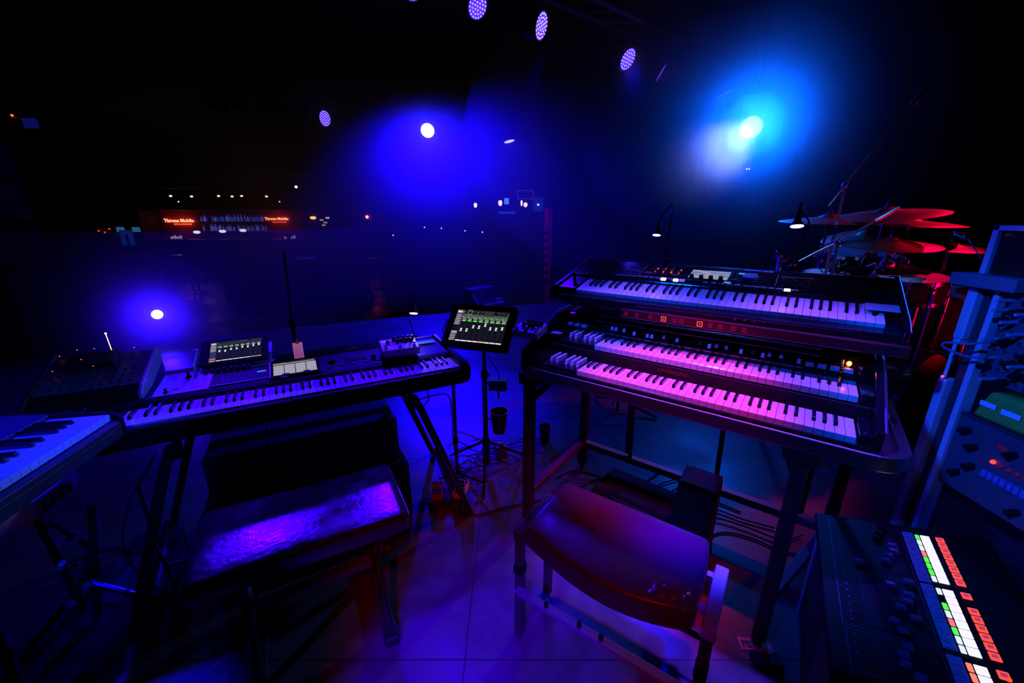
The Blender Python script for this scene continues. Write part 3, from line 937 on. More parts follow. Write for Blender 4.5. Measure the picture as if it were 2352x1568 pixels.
MB().box(0.028, 0.052, -0.016, -0.011, -0.004, 0.001).build('usb_stick', mat('blue_plastic', (0.1, 0.1, 0.6), 0.4), bz)
# green card and silver strip on the right end of the workstation
cd = thing('green_card', 'flat green card lying on the right end of the 88-key workstation', 'card', kp(1.105, 0.318, 0.786), (0, 0, R(KYAW)))
MB().box(0, 0.10, 0, 0.05, 0.0035, 0.0045).build('sheet', GREENP, cd)
MB().box(1.11, 1.22, 0.428, 0.440, 0.0335, 0.036).build('metal_strip', ALU, ws)
MB().box(0.40, 0.95, 0.38, 0.47, 0.033, 0.035).build('rear_panel', GLOS, ws, bevel=0.001)

# white effects pedal on the workstation


def effect_pedal(name, label, loc, rot, col, w_, d_, h0, h1, knobs, title=None):
    t = thing(name, label, 'effects pedal', loc, rot)
    a = math.atan2(h1 - h0, d_)
    mb = MB().xprism([(0, 0), (0, h0), (d_, h1), (d_, 0)], 0, w_)
    mb.build('housing', col, t, bevel=0.003)
    zt = lambda y: h0 + (h1 - h0) * y / d_
    for x in (0.12, 0.5, 0.88):
        f_ = MB().lathe([(0.009, 0), (0.009, 0.004), (0.005, 0.005), (0.005, 0.014), (0.0075, 0.015), (0.0075, 0.020), (0, 0.021)], n=14).build('footswitch', CHRO, t, (w_ * x, d_ * 0.18, zt(d_ * 0.18)), (a, 0, 0), smooth=True)
    kn_ = knob_mesh(0.0085, 0.019, PLAS)
    for (x, y) in knobs:
        inst('knob', kn_, t, (w_ * x, d_ * y, zt(d_ * y)), (a, 0, 0))
    if title:
        text('lettering', title, 0.016, mat('white_print', (.8, .8, .8), .5), t, (w_ * 0.30, d_ * 0.40, zt(d_ * 0.40) + 0.0005), (a, 0, 0))
    return t


WHM = mat('pedal_white', (0.70, 0.70, 0.74), 0.32, 0.15)
PUR = mat('pedal_purple', (0.40, 0.28, 0.50), 0.4, 0.3)
kset = [(0.48, 0.62), (0.60, 0.62), (0.72, 0.62), (0.84, 0.60), (0.40, 0.85), (0.53, 0.86), (0.66, 0.86), (0.80, 0.86), (0.92, 0.84), (0.20, 0.56)]
ep = effect_pedal('effects_pedal', 'white three-switch effects pedal with tall black knobs on the left workstation', kp(0.905, 0.170, 0.795), (0, 0, R(KYAW - 3)), WHM, 0.172, 0.125, 0.034, 0.052, kset)
text('lettering', 'Ventris', 0.017, mat('cream_print', (.9, .85, .85), .5), ep, (0.045, 0.050, 0.0418), (math.atan2(0.018, 0.125), 0, 0), sx=1.2)
gdot = MB()
for k, c_ in enumerate(((.3, .6, .3), (.3, .6, .3), (.5, .6, .5), (.6, .6, .6), (.4, .8, .5))):
    gdot.rect(0.010 + k * 0.007, 0.014 + k * 0.007, 0.100, 0.104, 0.0495, c_)
gdot.build('indicator', SCREEN, ep)
effect_pedal('effects_pedal', 'purple-lit effects pedal with two rows of black knobs, between tablet and organ', atz(1176, 772, 0.92), (R(8), 0, R(-30)), PUR, 0.125, 0.105, 0.030, 0.036, [(0.25, 0.56), (0.42, 0.54), (0.60, 0.54), (0.78, 0.6), (0.3, 0.82), (0.47, 0.82), (0.64, 0.82), (0.82, 0.84)])
# gooseneck lamp behind the workstation's right end
b3 = kp(1.130, 0.452, 0.789)
tip = aty(951, 697, b3.y - 0.02)
gooseneck('gooseneck_lamp', 'short gooseneck lamp with a violet glow behind the white effects pedal', b3, [(0, 0, 0), (-0.012, 0.0, 0.07), (-0.03, 0.0, 0.14), tuple(tip - b3 + Vector((0.012, 0.01, 0.045))), tuple(tip - b3 + Vector((0.004, 0, 0.035))), tuple(tip - b3)], (0.0, -0.5, -1), 2.2, 0.026)

# paper tag on a clip
pt = thing('paper_tag', 'small pink lit paper slip on a clip behind the grey screen', 'paper', kp(0.562, 0.352, 0.797), (R(48), 0, R(KYAW)))
MB().box(-0.021, 0.021, 0.0, 0.082, 0, 0.0006).build('sheet', TAG_P, pt)
MB().box(-0.006, 0.006, 0.076, 0.098, -0.003, 0.004).build('clip', BROWN, pt, bevel=0.001)
pp_ = Vector(pt.location)
spot('tag_light', pp_ + Vector((0.03, -0.05, 0.16)), pp_ + Vector((-0.01, 0.03, 0.03)), 0.30, (1.0, 0.38, 0.75), 50, 0.6, 0.01)
pl = MB()
for k in range(9):
    pl.rect(-0.017, 0.012 + 0.004 * (k % 2), 0.008 + k * 0.006, 0.009 + k * 0.006, 0.0008, (0.35, 0.2, 0.3))
pl.build('handwriting', PRINT, pt)

# ------------------------------------------------------------------ TABLETS with mixer screens


def mixer_screen(parent, W_, H_, bigeq, levels, dimlast=False):
    s = MB()
    k = W_ / 0.232
    T = lambda x0, x1, y0, y1, c, z=0.0006: s.rect(x0 * W_, x1 * W_, y0 * H_, y1 * H_, z, c)
    T(0, 1, 0, 1, (0.006, 0.006, 0.014), 0.0002)
    T(0, 1, 0.845, 1, (0.035, 0.03, 0.045), 0.0003)
    wht = (0.75, 0.70, 0.76)
    lil = (0.40, 0.34, 0.42)
    T(0.02, 0.115, 0.965, 0.975, lil)
    T(0.02, 0.115, 0.868, 0.878, lil)
    slots = [0.145, 0.222, 0.299, 0.376, 0.453, 0.715, 0.792, 0.869, 0.942]
    for i, x in enumerate(slots):
        wd = 0.068 if i < 8 else 0.045
        T(x, x + wd, 0.865, 0.985, (0.003, 0.008, 0.010))
        T(x + 0.006, x + wd - 0.01, 0.853, 0.861, lil)
        if i in (0, 1, 2, 3, 4, 6, 7):
            for q in range(5):
                yy = 0.945 + 0.012 * math.sin(q * 1.3 + i) - (0.012 * q if i == 0 else 0)
                T(x + 0.010 + q * 0.009, x + 0.018 + q * 0.009, yy, yy + 0.007, (0.30, 0.28, 0.28), 0.0008)
        if i in (3, 8):
            T(x + 0.03, x + 0.038, 0.88, 0.94, (0.03, 0.45, 0.05), 0.0008)
    if bigeq:
        x = 0.222
        for q in ((x - 0.003, x + 0.0, 0.850, 0.99), (x + 0.068, x + 0.071, 0.850, 0.99), (x - 0.003, x + 0.071, 0.985, 0.992), (x - 0.003, x + 0.071, 0.848, 0.856)):
            T(*q, (0.8, 0.72, 0.8), 0.001)
    for j in range(6):
        T(0.008, 0.118, 0.800 - j * 0.058, 0.832 - j * 0.058, lil)
        T(0.03, 0.09, 0.811 - j * 0.058, 0.820 - j * 0.058, (0.65, 0.6, 0.65), 0.0009)
    if bigeq:
        T(0.010, 0.118, 0.225, 0.300, lil)
        for j in range(4):
            T(0.008, 0.110, 0.170 - j * 0.052, 0.196 - j * 0.052, (0.5, 0.43, 0.5))
    else:
        T(0.008, 0.120, 0.13, 0.17, (0.75, 0.12, 0.08))
        T(0.008, 0.120, 0.08, 0.11, lil)
        T(0.008, 0.120, 0.0, 0.03, wht)
        T(0.012, 0.12, 0.2, 0.5, (0.02, 0.03, 0.12), 0.0004)
    cw = 0.105
    for c in range(8):
        x = 0.135 + c * 0.108
        T(x - 0.006, x - 0.003, 0.04, 0.845, (0.03, 0.03, 0.05))
        if bigeq:
            T(x, x + 0.095, 0.735, 0.825, (0.45, 0.42, 0.45), 0.0007)
            T(x + 0.004, x + 0.091, 0.745, 0.815, (0.004, 0.03, 0.012), 0.0009)
            for q in range(7):
                hh = (0.02 if c in (0, 1, 6) else 0.035) * math.exp(-q * 0.4)
                T(x + 0.006 + q * 0.012, x + 0.018 + q * 0.012, 0.775 - hh, 0.783, (0.10, 0.55, 0.06), 0.0011)
        col = (0.14, 0.85, 0.10) if not (dimlast and c > 5) else lil
        y0 = 0.685 if bigeq else 0.745
        T(x + 0.012, x + 0.085, y0, y0 + 0.028, lil)
        T(x + 0.010, x + 0.087, y0 - 0.055, y0 - 0.022, col)
        T(x + 0.035, x + 0.060, y0 - 0.043, y0 - 0.034, (0.8, 0.9, 0.8), 0.0009)
        for q in range(11):
            yy = 0.16 + q * 0.042
            T(x + 0.018, x + 0.032, yy, yy + 0.003, (0.05, 0.045, 0.06))
            T(x + 0.070, x + 0.080, yy, yy + 0.003, (0.05, 0.045, 0.06))
        T(x + 0.047, x + 0.051, 0.07, 0.58, (0.0, 0.0, 0.0), 0.0008)
        lv = levels[c]
        T(x + 0.030, x + 0.066, lv, lv + 0.035, (0.85, 0.82, 0.85), 0.001)
        T(x + 0.036, x + 0.060, lv + 0.035, lv + 0.060, (0.45, 0.42, 0.45), 0.001)
        T(x + 0.030, x + 0.066, lv + 0.060, lv + 0.100, (0.85, 0.82, 0.85), 0.001)
        colb = (0.85, 0.80, 0.88)
        if bigeq and c == 4:
            T(x, x + 0.098, 0.030, 0.045, (0.8, 0.05, 0.05), 0.0011)
            colb = (0.85, 0.5, 0.55)
        if dimlast and c > 5:
            colb = (0.7, 0.35, 0.3)
        T(x, x + 0.098, 0.0, 0.036, colb)
    s.build('screen_image', SCREEN, parent)


TS_ = 1.2
TR_O = (Vector((-0.261, 1.56, 0.946)) - Vector((0, 0, CAM_H))) * TS_ + Vector((0, 0, CAM_H))
rot = plane_rot(-18, 43.6)
tr = thing('tablet', 'black-cased tablet with a bright fader screen on the centre pole stand', 'tablet', TR_O, rot)
tr.scale = (TS_, TS_, TS_)
cs = MB()
cs.prism(rrect(-0.030, 0.262, -0.030, 0.182, 0.016, 5), -0.016, -0.0008)
cs.build('case', PLAS, tr, bevel=0.003)
sp = MB().box(-0.002, 0.234, -0.002, 0.153, -0.0008, 0.0).build('glass', GLOS, tr)
mixer_screen(sp, 0.2304, 0.150, True, [0.30, 0.30, 0.42, 0.42, 0.50, 0.40, 0.40, 0.43])
text('lettering', '004', 0.013, mat('screen_white', (.8, .8, .8), .4, emit=(0.9, 0.85, 0.92), es=1.0), sp, (0.003, 0.135, 0.0011), sx=1.1, bold=0.0004)
MB().box(0.0285, 0.0325, 0.136, 0.140, 0.0009, 0.0013).build('amber_dot', mat('amber', (1, .6, .1), .4, emit=(1.0, 0.55, 0.1), es=1), sp)
MB().tube([(-0.030, 0.02, -0.012), (-0.050, 0.05, -0.02), (-0.045, 0.09, -0.02), (-0.030, 0.11, -0.012)], 0.003, 6).build('strap', RUBBER, tr)
# pole stand
M_ = rot.to_matrix()
top = TR_O + M_ @ (Vector((0.110, 0.06, -0.022)) * TS_)
bx, by = -0.150, 2.03
ps = thing('pole_stand', 'black straight pole stand carrying the centre tablet', 'stand', (bx, by, 0))
MB().cyl((0, 0, 0.10), (0, 0, 0.62), 0.014).build('lower_tube', TUBE, ps, smooth=True)
MB().cyl((0, 0, 0.60), (0, 0, top.z - 0.05), 0.0105).build('upper_tube', TUBE, ps, smooth=True)
MB().cyl((0, 0, 0.585), (0, 0, 0.63), 0.019).ball((0.022, -0.01, 0.607), 0.010).build('clutch', PLAS, ps, smooth=True)
MB().cyl((0, 0, top.z - 0.06), (top.x - bx, top.y - by, top.z), 0.018, 0.012).build('head', PLAS, ps, smooth=True)
for a in (30, 150, 270):
    MB().tube([(0, 0, 0.20), (0.27 * math.cos(R(a)), 0.27 * math.sin(R(a)), 0.012)], 0.008, 8).build('leg', TUBE, ps)
MB().cyl((0, 0, 0.05), (0, 0, 0.22), 0.02).build('hub', PLAS, ps)
# small box clamped to the pole, cup below
bxp = thing('junction_box', 'small dark box clamped to the centre pole with a cable in its top', 'box', (bx + 0.078, by - 0.02, 0.530), (0, 0, R(-6)))
MB().box(-0.05, 0.045, -0.035, 0.035, 0, 0.055).build('housing', DARK, bxp, bevel=0.004)
MB().box(-0.046, 0.041, -0.031, 0.031, 0.055, 0.0565).build('top_panel', GREY, bxp)
MB().tube([(0, 0, 0.055), (0.004, 0, 0.09), (-0.03, 0.0, 0.14), (-0.06, 0.01, 0.19)], 0.003, 6).build('cable', RUBBER, bxp)
MB().tube([(-0.066, 0.02, 0.02), (-0.04, 0.0, 0.02)], 0.006, 6).build('clamp', STEEL, bxp)
MB().tube([(0.0, -0.01, 0.0), (0.0, -0.01, -0.05)], 0.006, 6).build('plug', PLAS, bxp)


def cup(label, loc, r=0.042, h=0.115):
    t = thing('plastic_cup', label, 'cup', loc)
    MB().lathe([(0, 0.002), (r * 0.68, 0.002), (r * 0.70, 0.0), (r, h), (r * 0.96, h), (r * 0.67, 0.006), (0, 0.006)], n=28).build('body', mat('cup_plastic', (0.05, 0.02, 0.03), 0.35), t, smooth=True)
    MB().tube([(r * math.cos(a * math.pi / 12), r * math.sin(a * math.pi / 12), h) for a in range(25)], 0.0018, 5).build('rim', mat('cup_rim', (0.5, 0.5, 0.55), 0.3), t, smooth=True)
    MB().lathe([(0, h * 0.8), (r * 0.9, h * 0.8)], n=28).build('drink', mat('drink', (0.05, 0.04, 0.05), 0.1), t)
    return t


c1 = cup('dark plastic cup in the holder clamped to the centre pole', (bx + 0.078, by - 0.02, 0.268), 0.050, 0.128)
MB().tube([(0.041 * math.cos(a * math.pi / 10), 0.041 * math.sin(a * math.pi / 10), 0.07) for a in range(21)], 0.003, 6).build('holder_ring', TUBE, c1)
MB().tube([(-0.038, 0.01, 0.07), (-0.062, 0.02, 0.07)], 0.005, 6).build('holder_arm', TUBE, c1)

# left tablet on its tilted tray
TL_O = Vector((-1.315, 1.630, 0.822))
tl_ = thing('tablet', 'tablet with a fader screen propped on the left workstation', 'tablet', TL_O, plane_rot(27.5, 21.7))
MB().prism(rrect(-0.034, 0.226, -0.022, 0.158, 0.012, 5), -0.012, -0.0008).build('case', PLAS, tl_, bevel=0.003)
sp = MB().box(-0.002, 0.203, -0.002, 0.141, -0.0008, 0.0).build('glass', GLOS, tl_)
mixer_screen(sp, 0.200, 0.138, False, [0.46, 0.44, 0.50, 0.50, 0.55, 0.53, 0.56, 0.58], True)
text('lettering', '004', 0.011, mat('screen_white', (.8, .8, .8), .4), sp, (0.003, 0.122, 0.0011), sx=1.1, bold=0.0003)
try_ = thing('device_tray', 'metal tray under the left tablet, bent up at its left edge', 'tray', TL_O + Vector((0, 0, 0)), plane_rot(27.5, 14))
MB().box(-0.045, 0.235, -0.050, 0.165, -0.030, -0.024).build('plate', ALU, try_, bevel=0.001)
MB().box(-0.047, -0.043, -0.050, 0.10, -0.030, 0.018).build('side_lip', ALU, try_, bevel=0.001)
MB().box(-0.060, -0.043, 0.085, 0.10, 0.012, 0.018).build('hook', ALU, try_)
MB().box(-0.04, 0.23, -0.048, -0.040, -0.060, -0.030).build('front_flange', PLAS, try_)
MB().box(-0.04, 0.23, 0.12, 0.13, -0.080, -0.030).build('rear_flange', PLAS, try_)

# tilted synth module beyond the left end
mo = thing('synth_module', 'tilted desktop synthesizer with rows of holes and chunky knobs left of the workstation', 'synthesizer', kp(-0.275, 0.205, 0.772), (0, 0, R(KYAW - 1)))
MB().xprism([(0, 0.0), (0, 0.022), (0.03, 0.040), (0.045, 0.045), (0.27, 0.118), (0.285, 0.10), (0.285, 0.0)], 0.0, 0.30).build('housing', PLAS, mo, bevel=0.003)
for x in (-0.012, 0.30):
    MB().xprism([(-0.012, -0.004), (-0.012, 0.026), (0.025, 0.050), (0.05, 0.058), (0.28, 0.132), (0.296, 0.11), (0.296, -0.004)], x, x + 0.012).build('side_panel', DARK if x < 0 else ALU, mo, bevel=0.002)
sl_ = Matrix.Translation((0, 0.050, 0.0475)) @ Matrix.Rotation(math.atan2(0.073, 0.225), 4, 'X')
pn = MB().box(0.004, 0.296, 0, 0.225, 0, 0.003).build('silver_panel', mat('module_panel', (0.16, 0.16, 0.19), 0.4, 0.4), mo, sl_.to_translation(), sl_.to_euler())
hl = MB().lathe([(0.0055, 0), (0.0055, 0.002), (0.004, 0.002), (0.004, 0.0)], n=12).mesh('jack', PLAS)
for j in range(3):
    for i in range(9):
        inst('jack', hl, pn, (0.045 + i * 0.027, 0.025 + j * 0.04, 0.003))
MB().box(0.004, 0.296, 0.045, 0.047, 0.003, 0.0036).build('line', DARK, pn)
MB().box(0.06, 0.20, 0.13, 0.215, 0.003, 0.03).build('upper_unit', MATT, pn, bevel=0.004)
kb_ = knob_mesh(0.013, 0.018, PLAS, n=18)
for i, (x, y) in enumerate(((0.03, -0.006), (0.07, -0.006), (0.17, 0.028), (0.24, 0.030))):
    inst('knob', kb_, mo, (x, y, 0.020 + (0.022 if i > 1 else 0)), (R(55), 0, 0))
rl = mat('red_led', (1, .1, .05), .4, emit=(1.0, 0.05, 0.03), es=4)
for (x, y, z, r_) in ((0.02, 0.26, 0.135, 0.0018), (0.07, 0.27, 0.150, 0.0018), (0.10, 0.20, 0.126, 0.0028), (0.12, 0.27, 0.148, 0.0018), (0.03, 0.16, 0.105, 0.0018), (0.15, 0.14, 0.112, 0.0016), (0.24, 0.27, 0.135, 0.0018)):
    MB().ball((x, y, z), r_, 8, 5).build('led', rl, mo)
MB().tube([(0.17, 0.27, 0.12), (0.165, 0.275, 0.20)], 0.0015, 5).ball((0.165, 0.275, 0.204), 0.004, 8, 6).build('aerial', E_WARM, mo)

# ------------------------------------------------------------------ keyboard at the far left, facing the centre
fk = thing('stage_piano', 'keyboard cut by the left picture edge, white keys lit deep blue', 'keyboard', (-1.200, 1.077, 0.86), (0, 0, R(101.5)))
MB().xprism([(-0.018, -0.075), (-0.018, -0.026), (-0.002, -0.022), (0.150, -0.022), (0.150, 0.012), (0.36, 0.022), (0.36, -0.075)], -1.28, 0.012).build('body', DARK, fk, bevel=0.003)
MB().box(-1.28, 0.004, -0.0195, -0.0175, -0.045, -0.043).build('front_line', STEEL, fk)
keys(fk, 52, 5, None, 1.222, 0.150, -1.222, 0.0, 0.0, front=0.020, blen=0.095)
MB().xprism([(-0.022, -0.078), (-0.022, -0.018), (0.0, 0.004), (0.150, 0.012), (0.36, 0.024), (0.36, -0.078)], 0.004, 0.016).build('end_cheek', PLAS, fk, bevel=0.003)
# rounded unit underneath
po = thing('round_ended_keyboard', 'pale round-ended instrument lying below the far left keyboard', 'instrument', (-1.66, 1.02, 0.62), (0, 0, R(101.5 - 90)))
outl = rrect(-0.50, 0.235, -0.25, 0.20, 0.19, 12)
MB().prism(outl, -0.062, 0.0).build('case', ALU, po, bevel=0.006, smooth=True)
MB().prism([(x * 0.97, y * 0.95) for x, y in outl], 0.0, 0.002).build('top_plate', mat('pale_top', (0.55, 0.55, 0.6), 0.45), po)
for (x, y) in ((0.235, 0.0), (0.205, -0.13), (0.11, -0.235), (0.0, -0.252), (0.21, 0.12)):
    MB().ball((x, y, -0.015), 0.005, 8, 6).build('bolt', CHRO, po, smooth=True)
for k in range(4):
    MB().box(0.236, 0.2375, -0.06 + 0.03 * k, -0.045 + 0.03 * k, -0.05, -0.02).build('vent', MATT, po)
MB().box(-0.06, 0.05, -0.256, -0.250, -0.062, -0.015).build('side_plate', GREY, po, bevel=0.002)
for (x, y) in ((-0.35, -0.1), (0.05, -0.1), (0.05, 0.1), (-0.35, 0.1)):
    MB().tube([(x, y, -0.06), (x * 1.1, y * 1.3, -0.62)], 0.012, 8).build('leg', TUBE, po)
fs = thing('keyboard_stand', 'dark tubular stand under the far left keyboard', 'stand', (-1.38, 0.80, 0))
for y in (-0.45, 0.12):
    MB().tube([(-0.20, y, 0.775), (0.08, y, 0.775)], 0.013, 8).build('arm', TUBE, fs)
    MB().tube([(-0.18, y, 0.77), (-0.30, y, 0.02)], 0.014, 8).build('leg', TUBE, fs)
MB().tube([(-0.30, -0.50, 0.02), (-0.30, 0.18, 0.02)], 0.014, 8).build('foot_bar', TUBE, fs)

# ------------------------------------------------------------------ stand of the workstation and dark cases below
xs = thing('keyboard_stand', 'black folding stand with slanted legs under the left workstation', 'stand', (KO.x, KO.y, 0), (0, 0, R(KYAW)))
for x, s in ((0.14, -1), (0.98, 1)):
    MB().tube([(x, -0.01, 0.652), (x, 0.44, 0.652)], 0.015, 8).build('arm', TUBE, xs, smooth=True)
    MB().box(x - 0.024, x + 0.024, -0.05, 0.00, 0.615, 0.668).build('elbow', PLAS, xs, bevel=0.012, seg=3)
    MB().tube([(x + 0.01 * s, -0.03, 0.645), (x + 0.03 * s, -0.045, 0.60), (x + 0.225 * s, -0.10, 0.012)], 0.017, 10).build('leg', TUBE, xs, smooth=True)
    MB().tube([(x, 0.42, 0.645), (x + 0.225 * s, 0.50, 0.012)], 0.017, 10).build('leg', TUBE, xs, smooth=True)
    MB().tube([(x + 0.19 * s, -0.11, 0.016), (x + 0.25 * s, 0.53, 0.016)], 0.013, 8).build('foot_bar', TUBE, xs)
MB().tube([(0.14, 0.42, 0.60), (0.98, 0.42, 0.60)], 0.012, 8).build('cross_bar', TUBE, xs)
th = thing('thin_stand', 'thin black leg with bright collar under the right end of the workstation', 'stand', kp(1.215, 0.10, 0))
MB().cyl((0, 0, 0.02), (0, 0, 0.665), 0.009).build('tube', TUBE, th, smooth=True)
MB().cyl((0, 0, 0.60), (0, 0, 0.655), 0.0105).build('collar', CHRO, th, smooth=True)
MB().cyl((0, 0, 0.30), (0, 0, 0.33), 0.013).build('clutch', PLAS, th, smooth=True)
for a in (20, 140, 260):
    MB().tube([(0, 0, 0.12), (0.15 * math.cos(R(a)), 0.15 * math.sin(R(a)), 0.008)], 0.006, 6).build('leg', TUBE, th)
for (x0, x1, y0, y1, z0, z1, lab) in ((0.18, 0.92, 0.10, 0.42, 0.30, 0.52, 'dark equipment case standing on another under the left workstation'), (0.14, 0.95, 0.06, 0.46, 0.0, 0.296, 'larger dark equipment case on the floor under the left workstation')):
    t = thing('equipment_case', lab, 'case', kp(x0, y0, z0), (0, 0, R(KYAW)))
    w0, d0, h0 = x1 - x0, y1 - y0, z1 - z0
    MB().box(0, w0, 0, d0, 0, h0).build('body', MATT, t, bevel=0.006)
    for a, b in ((0, 0), (w0, 0)):
        MB().box(a - 0.004 if a == 0 else a - 0.02, a + 0.02 if a == 0 else a + 0.004, -0.004, 0.02, 0, h0).build('corner_strip', DARK, t)
    MB().box(w0 * 0.4, w0 * 0.6, -0.008, 0, h0 * 0.4, h0 * 0.55).build('handle', DARK, t, bevel=0.003)
    MB().box(0.05, w0 - 0.05, -0.004, 0, h0 * 0.75, h0 * 0.77).build('front_line', GREY, t)

# ------------------------------------------------------------------ BENCH and STOOL
be = thing('keyboard_bench', 'rectangular black leather bench with two glossy blue reflections, before the left workstation', 'bench', (-0.862, 0.800, 0), (0, 0, R(28.5)))
cush = bmesh.new()


def cushion(poly, z0, z1, puff, name, m, parent, edge=0.018):
    """rounded upholstered slab: inset rings rising to a soft crown"""
    n = len(poly)
    cx = sum(p[0] for p in poly) / n
    cyy = sum(p[1] for p in poly) / n
    mb = MB()
    rings = []

    def ring_(sc_off, z):
        i = len(mb.v)
        for (x, y) in poly:
            dx, dy = x - cx, y - cyy
            L = math.hypot(dx, dy)
            f = max(0.0, (L - sc_off) / L)
            mb.v.append((cx + dx * f, cyy + dy * f, z))
        rings.append(i)
    ring_(0.004, z0)
    ring_(0.0, z0 + 0.006)
    ring_(0.0, z1 - edge)
    for a in (25, 50, 75):
        ring_(edge * (1 - math.cos(R(a))), z1 - edge + edge * math.sin(R(a)))
    ring_(edge * 1.6, z1 + puff * 0.35)
    ring_(edge * 4, z1 + puff * 0.75)
    ring_(edge * 7, z1 + puff)
    for a, b in zip(rings, rings[1:]):
        for k in range(n):
            mb.f.append([a + k, a + (k + 1) % n, b + (k + 1) % n, b + k])
            mb.c.append(None)
    mb.f.append([rings[-1] + k for k in range(n)])
    mb.f.append([rings[0] + k for k in range(n)][::-1])
    mb.c += [None, None]
    return mb.build(name, m, parent, smooth=True)


def dens(poly, k):
    out = []
    for a, b in zip(poly, poly[1:] + poly[:1]):
        for i in range(k):
            out.append((a[0] + (b[0] - a[0]) * i / k, a[1] + (b[1] - a[1]) * i / k))
    return out


bp = rrect(-0.005, 0.600, -0.002, 0.325, 0.022, 3)
cushion(dens(bp, 2), 0.435, 0.500, 0.001, 'cushion', LEATH, be)
MB().tube([(x, y, 0.484) for x, y in bp] + [(bp[0][0], bp[0][1], 0.484)], 0.003, 5).build('piping', mat('piping', (0.03, 0.03, 0.03), 0.25), be)
MB().box(0.02, 0.575, 0.02, 0.305, 0.415, 0.436).build('seat_board', MATT, be)
for x in (0.10, 0.50):
    MB().tube([(x, 0.02, 0.41), (x + 0.0, 0.30, 0.03)], 0.014, 8).build('cross_leg', TUBE, be)
    MB().tube([(x, 0.30, 0.41), (x + 0.0, 0.02, 0.03)], 0.014, 8).build('cross_leg', TUBE, be)
    MB().box(x - 0.022, x + 0.022, -0.03, 0.35, 0.010, 0.036).build('foot_bar', DARK, be, bevel=0.004)
    for y in (-0.03, 0.31):
        MB().box(x - 0.026, x + 0.026, y, y + 0.05, 0.0, 0.042).build('foot_cap', RUBBER, be, bevel=0.01, seg=3)
MB().box(0.12, 0.48, 0.14, 0.185, 0.205, 0.230).build('stretcher', mat('stretcher_grey', (0.07, 0.08, 0.09), 0.4), be, bevel=0.003)

so = thing('organ_stool', 'padded stool with a curved front edge and crinkled corner, before the organ', 'stool', (0.046, 1.031, 0), (0, 0, R(-34.6)))
poly = []
for k in range(15):
    t = k / 14
    poly.append((0.0 + 0.487 * t, -0.062 * math.sin(math.pi * min(1, t * 0.95 + 0.02)) ** 0.9 * (0.75 + 0.5 * t)))
poly += [(0.497, 0.012), (0.495, 0.10), (0.490, 0.20), (0.483, 0.252), (0.470, 0.264), (0.36, 0.266), (0.24, 0.268), (0.12, 0.268), (0.015, 0.266), (0.0, 0.255), (-0.004, 0.16), (-0.006, 0.07)]
cushion(poly, 0.425, 0.500, 0.006, 'cushion', LEATH2, so, 0.012)
MB().tube([(x, y, 0.492) for x, y in poly] + [(poly[0][0], poly[0][1], 0.492)], 0.0028, 5).build('piping', mat('piping', (0.03, 0.03, 0.03), 0.25), so)
cr = MB()
rr = random.Random(2)
pts = []
N = 12
for j in range(N):
    for i in range(N):
        e = math.sin(math.pi * i / (N - 1)) * math.sin(math.pi * j / (N - 1))
        cr.v.append((0.385 + 0.090 * i / (N - 1), -0.030 + 0.075 * j / (N - 1), 0.5035 + e * (rr.uniform(0, 0.012) + 0.003)))
for j in range(N - 1):
    for i in range(N - 1):
        a = j * N + i
        cr.f.append([a, a + 1, a + N + 1, a + N])
        cr.c.append(None)
cr.build('crinkled_tape', mat('crinkle', (0.05, 0.045, 0.05), 0.18, coat=0.6), so)
MB().box(0.03, 0.46, 0.01, 0.245, 0.395, 0.426).build('seat_board', MATT, so)
for x in (-0.052, 0.512):
    MB().box(x, x + 0.036, 0.0, 0.232, 0.420, 0.452).build('side_bar', ALU if x > 0 else DARK, so, bevel=0.003)
    MB().box(x + 0.004, x + 0.032, 0.002, 0.030, 0.0, 0.42).build('leg', DARK, so, bevel=0.003)
    MB().box(x + 0.004, x + 0.032, 0.202, 0.230, 0.0, 0.42).build('leg', DARK, so, bevel=0.003)
    MB().box(x + 0.002, x + 0.034, -0.003, 0.034, 0.28, 0.315).build('clamp', PLAS, so, bevel=0.003)
    for yy in (0.06, 0.18):
        MB().box(x - 0.016 if x > 0 else x + 0.036, x if x > 0 else x + 0.052, yy, yy + 0.02, 0.425, 0.445).build('bracket', ALU, so)
MB().box(-0.030, 0.528, -0.006, 0.006, 0.195, 0.232).build('front_rail', GREY, so, bevel=0.002)
MB().box(-0.030, 0.528, -0.024, -0.0065, 0.228, 0.234).build('rail_lip', GREY, so, bevel=0.001)
MB().box(-0.030, 0.528, 0.212, 0.222, 0.16, 0.19).build('back_rail', DARK, so, bevel=0.002)
for x in (0.085, 0.20, 0.27):
    MB().cyl((x, -0.012, 0.234), (x, -0.012, 0.250), 0.007).build('bolt', PLAS, so)

# ------------------------------------------------------------------ things on the floor
sw = thing('stage_monitor', 'dark wedge monitor with a pale paper strip and stencilled letters at the stage edge', 'speaker', (0, 0, 0))
sw.location = (-0.43, 6.05, 0)
sw.rotation_euler = (0, 0, R(45))
MB().xprism([(0, 0), (0, 0.10), (0.28, 0.34), (0.48, 0.34), (0.48, 0.0)], 0, 0.50).build('cabinet', mat('wedge_paint', (0.06, 0.06, 0.07), 0.6), sw, bevel=0.008)
wn = Vector((0, -0.24, 0.28)).normalized()
wa = math.atan2(0.24, 0.28)


def wq(x0, x1, t0, t1, lift):
    p = [Vector((x, 0, 0.10)) + Vector((0, 0.28, 0.24)) * t for x, t in ((x0, t0), (x1, t0), (x1, t1), (x0, t1))]
    return [tuple(v + wn * 0.001) for v in p] + [tuple(v + wn * lift) for v in p]


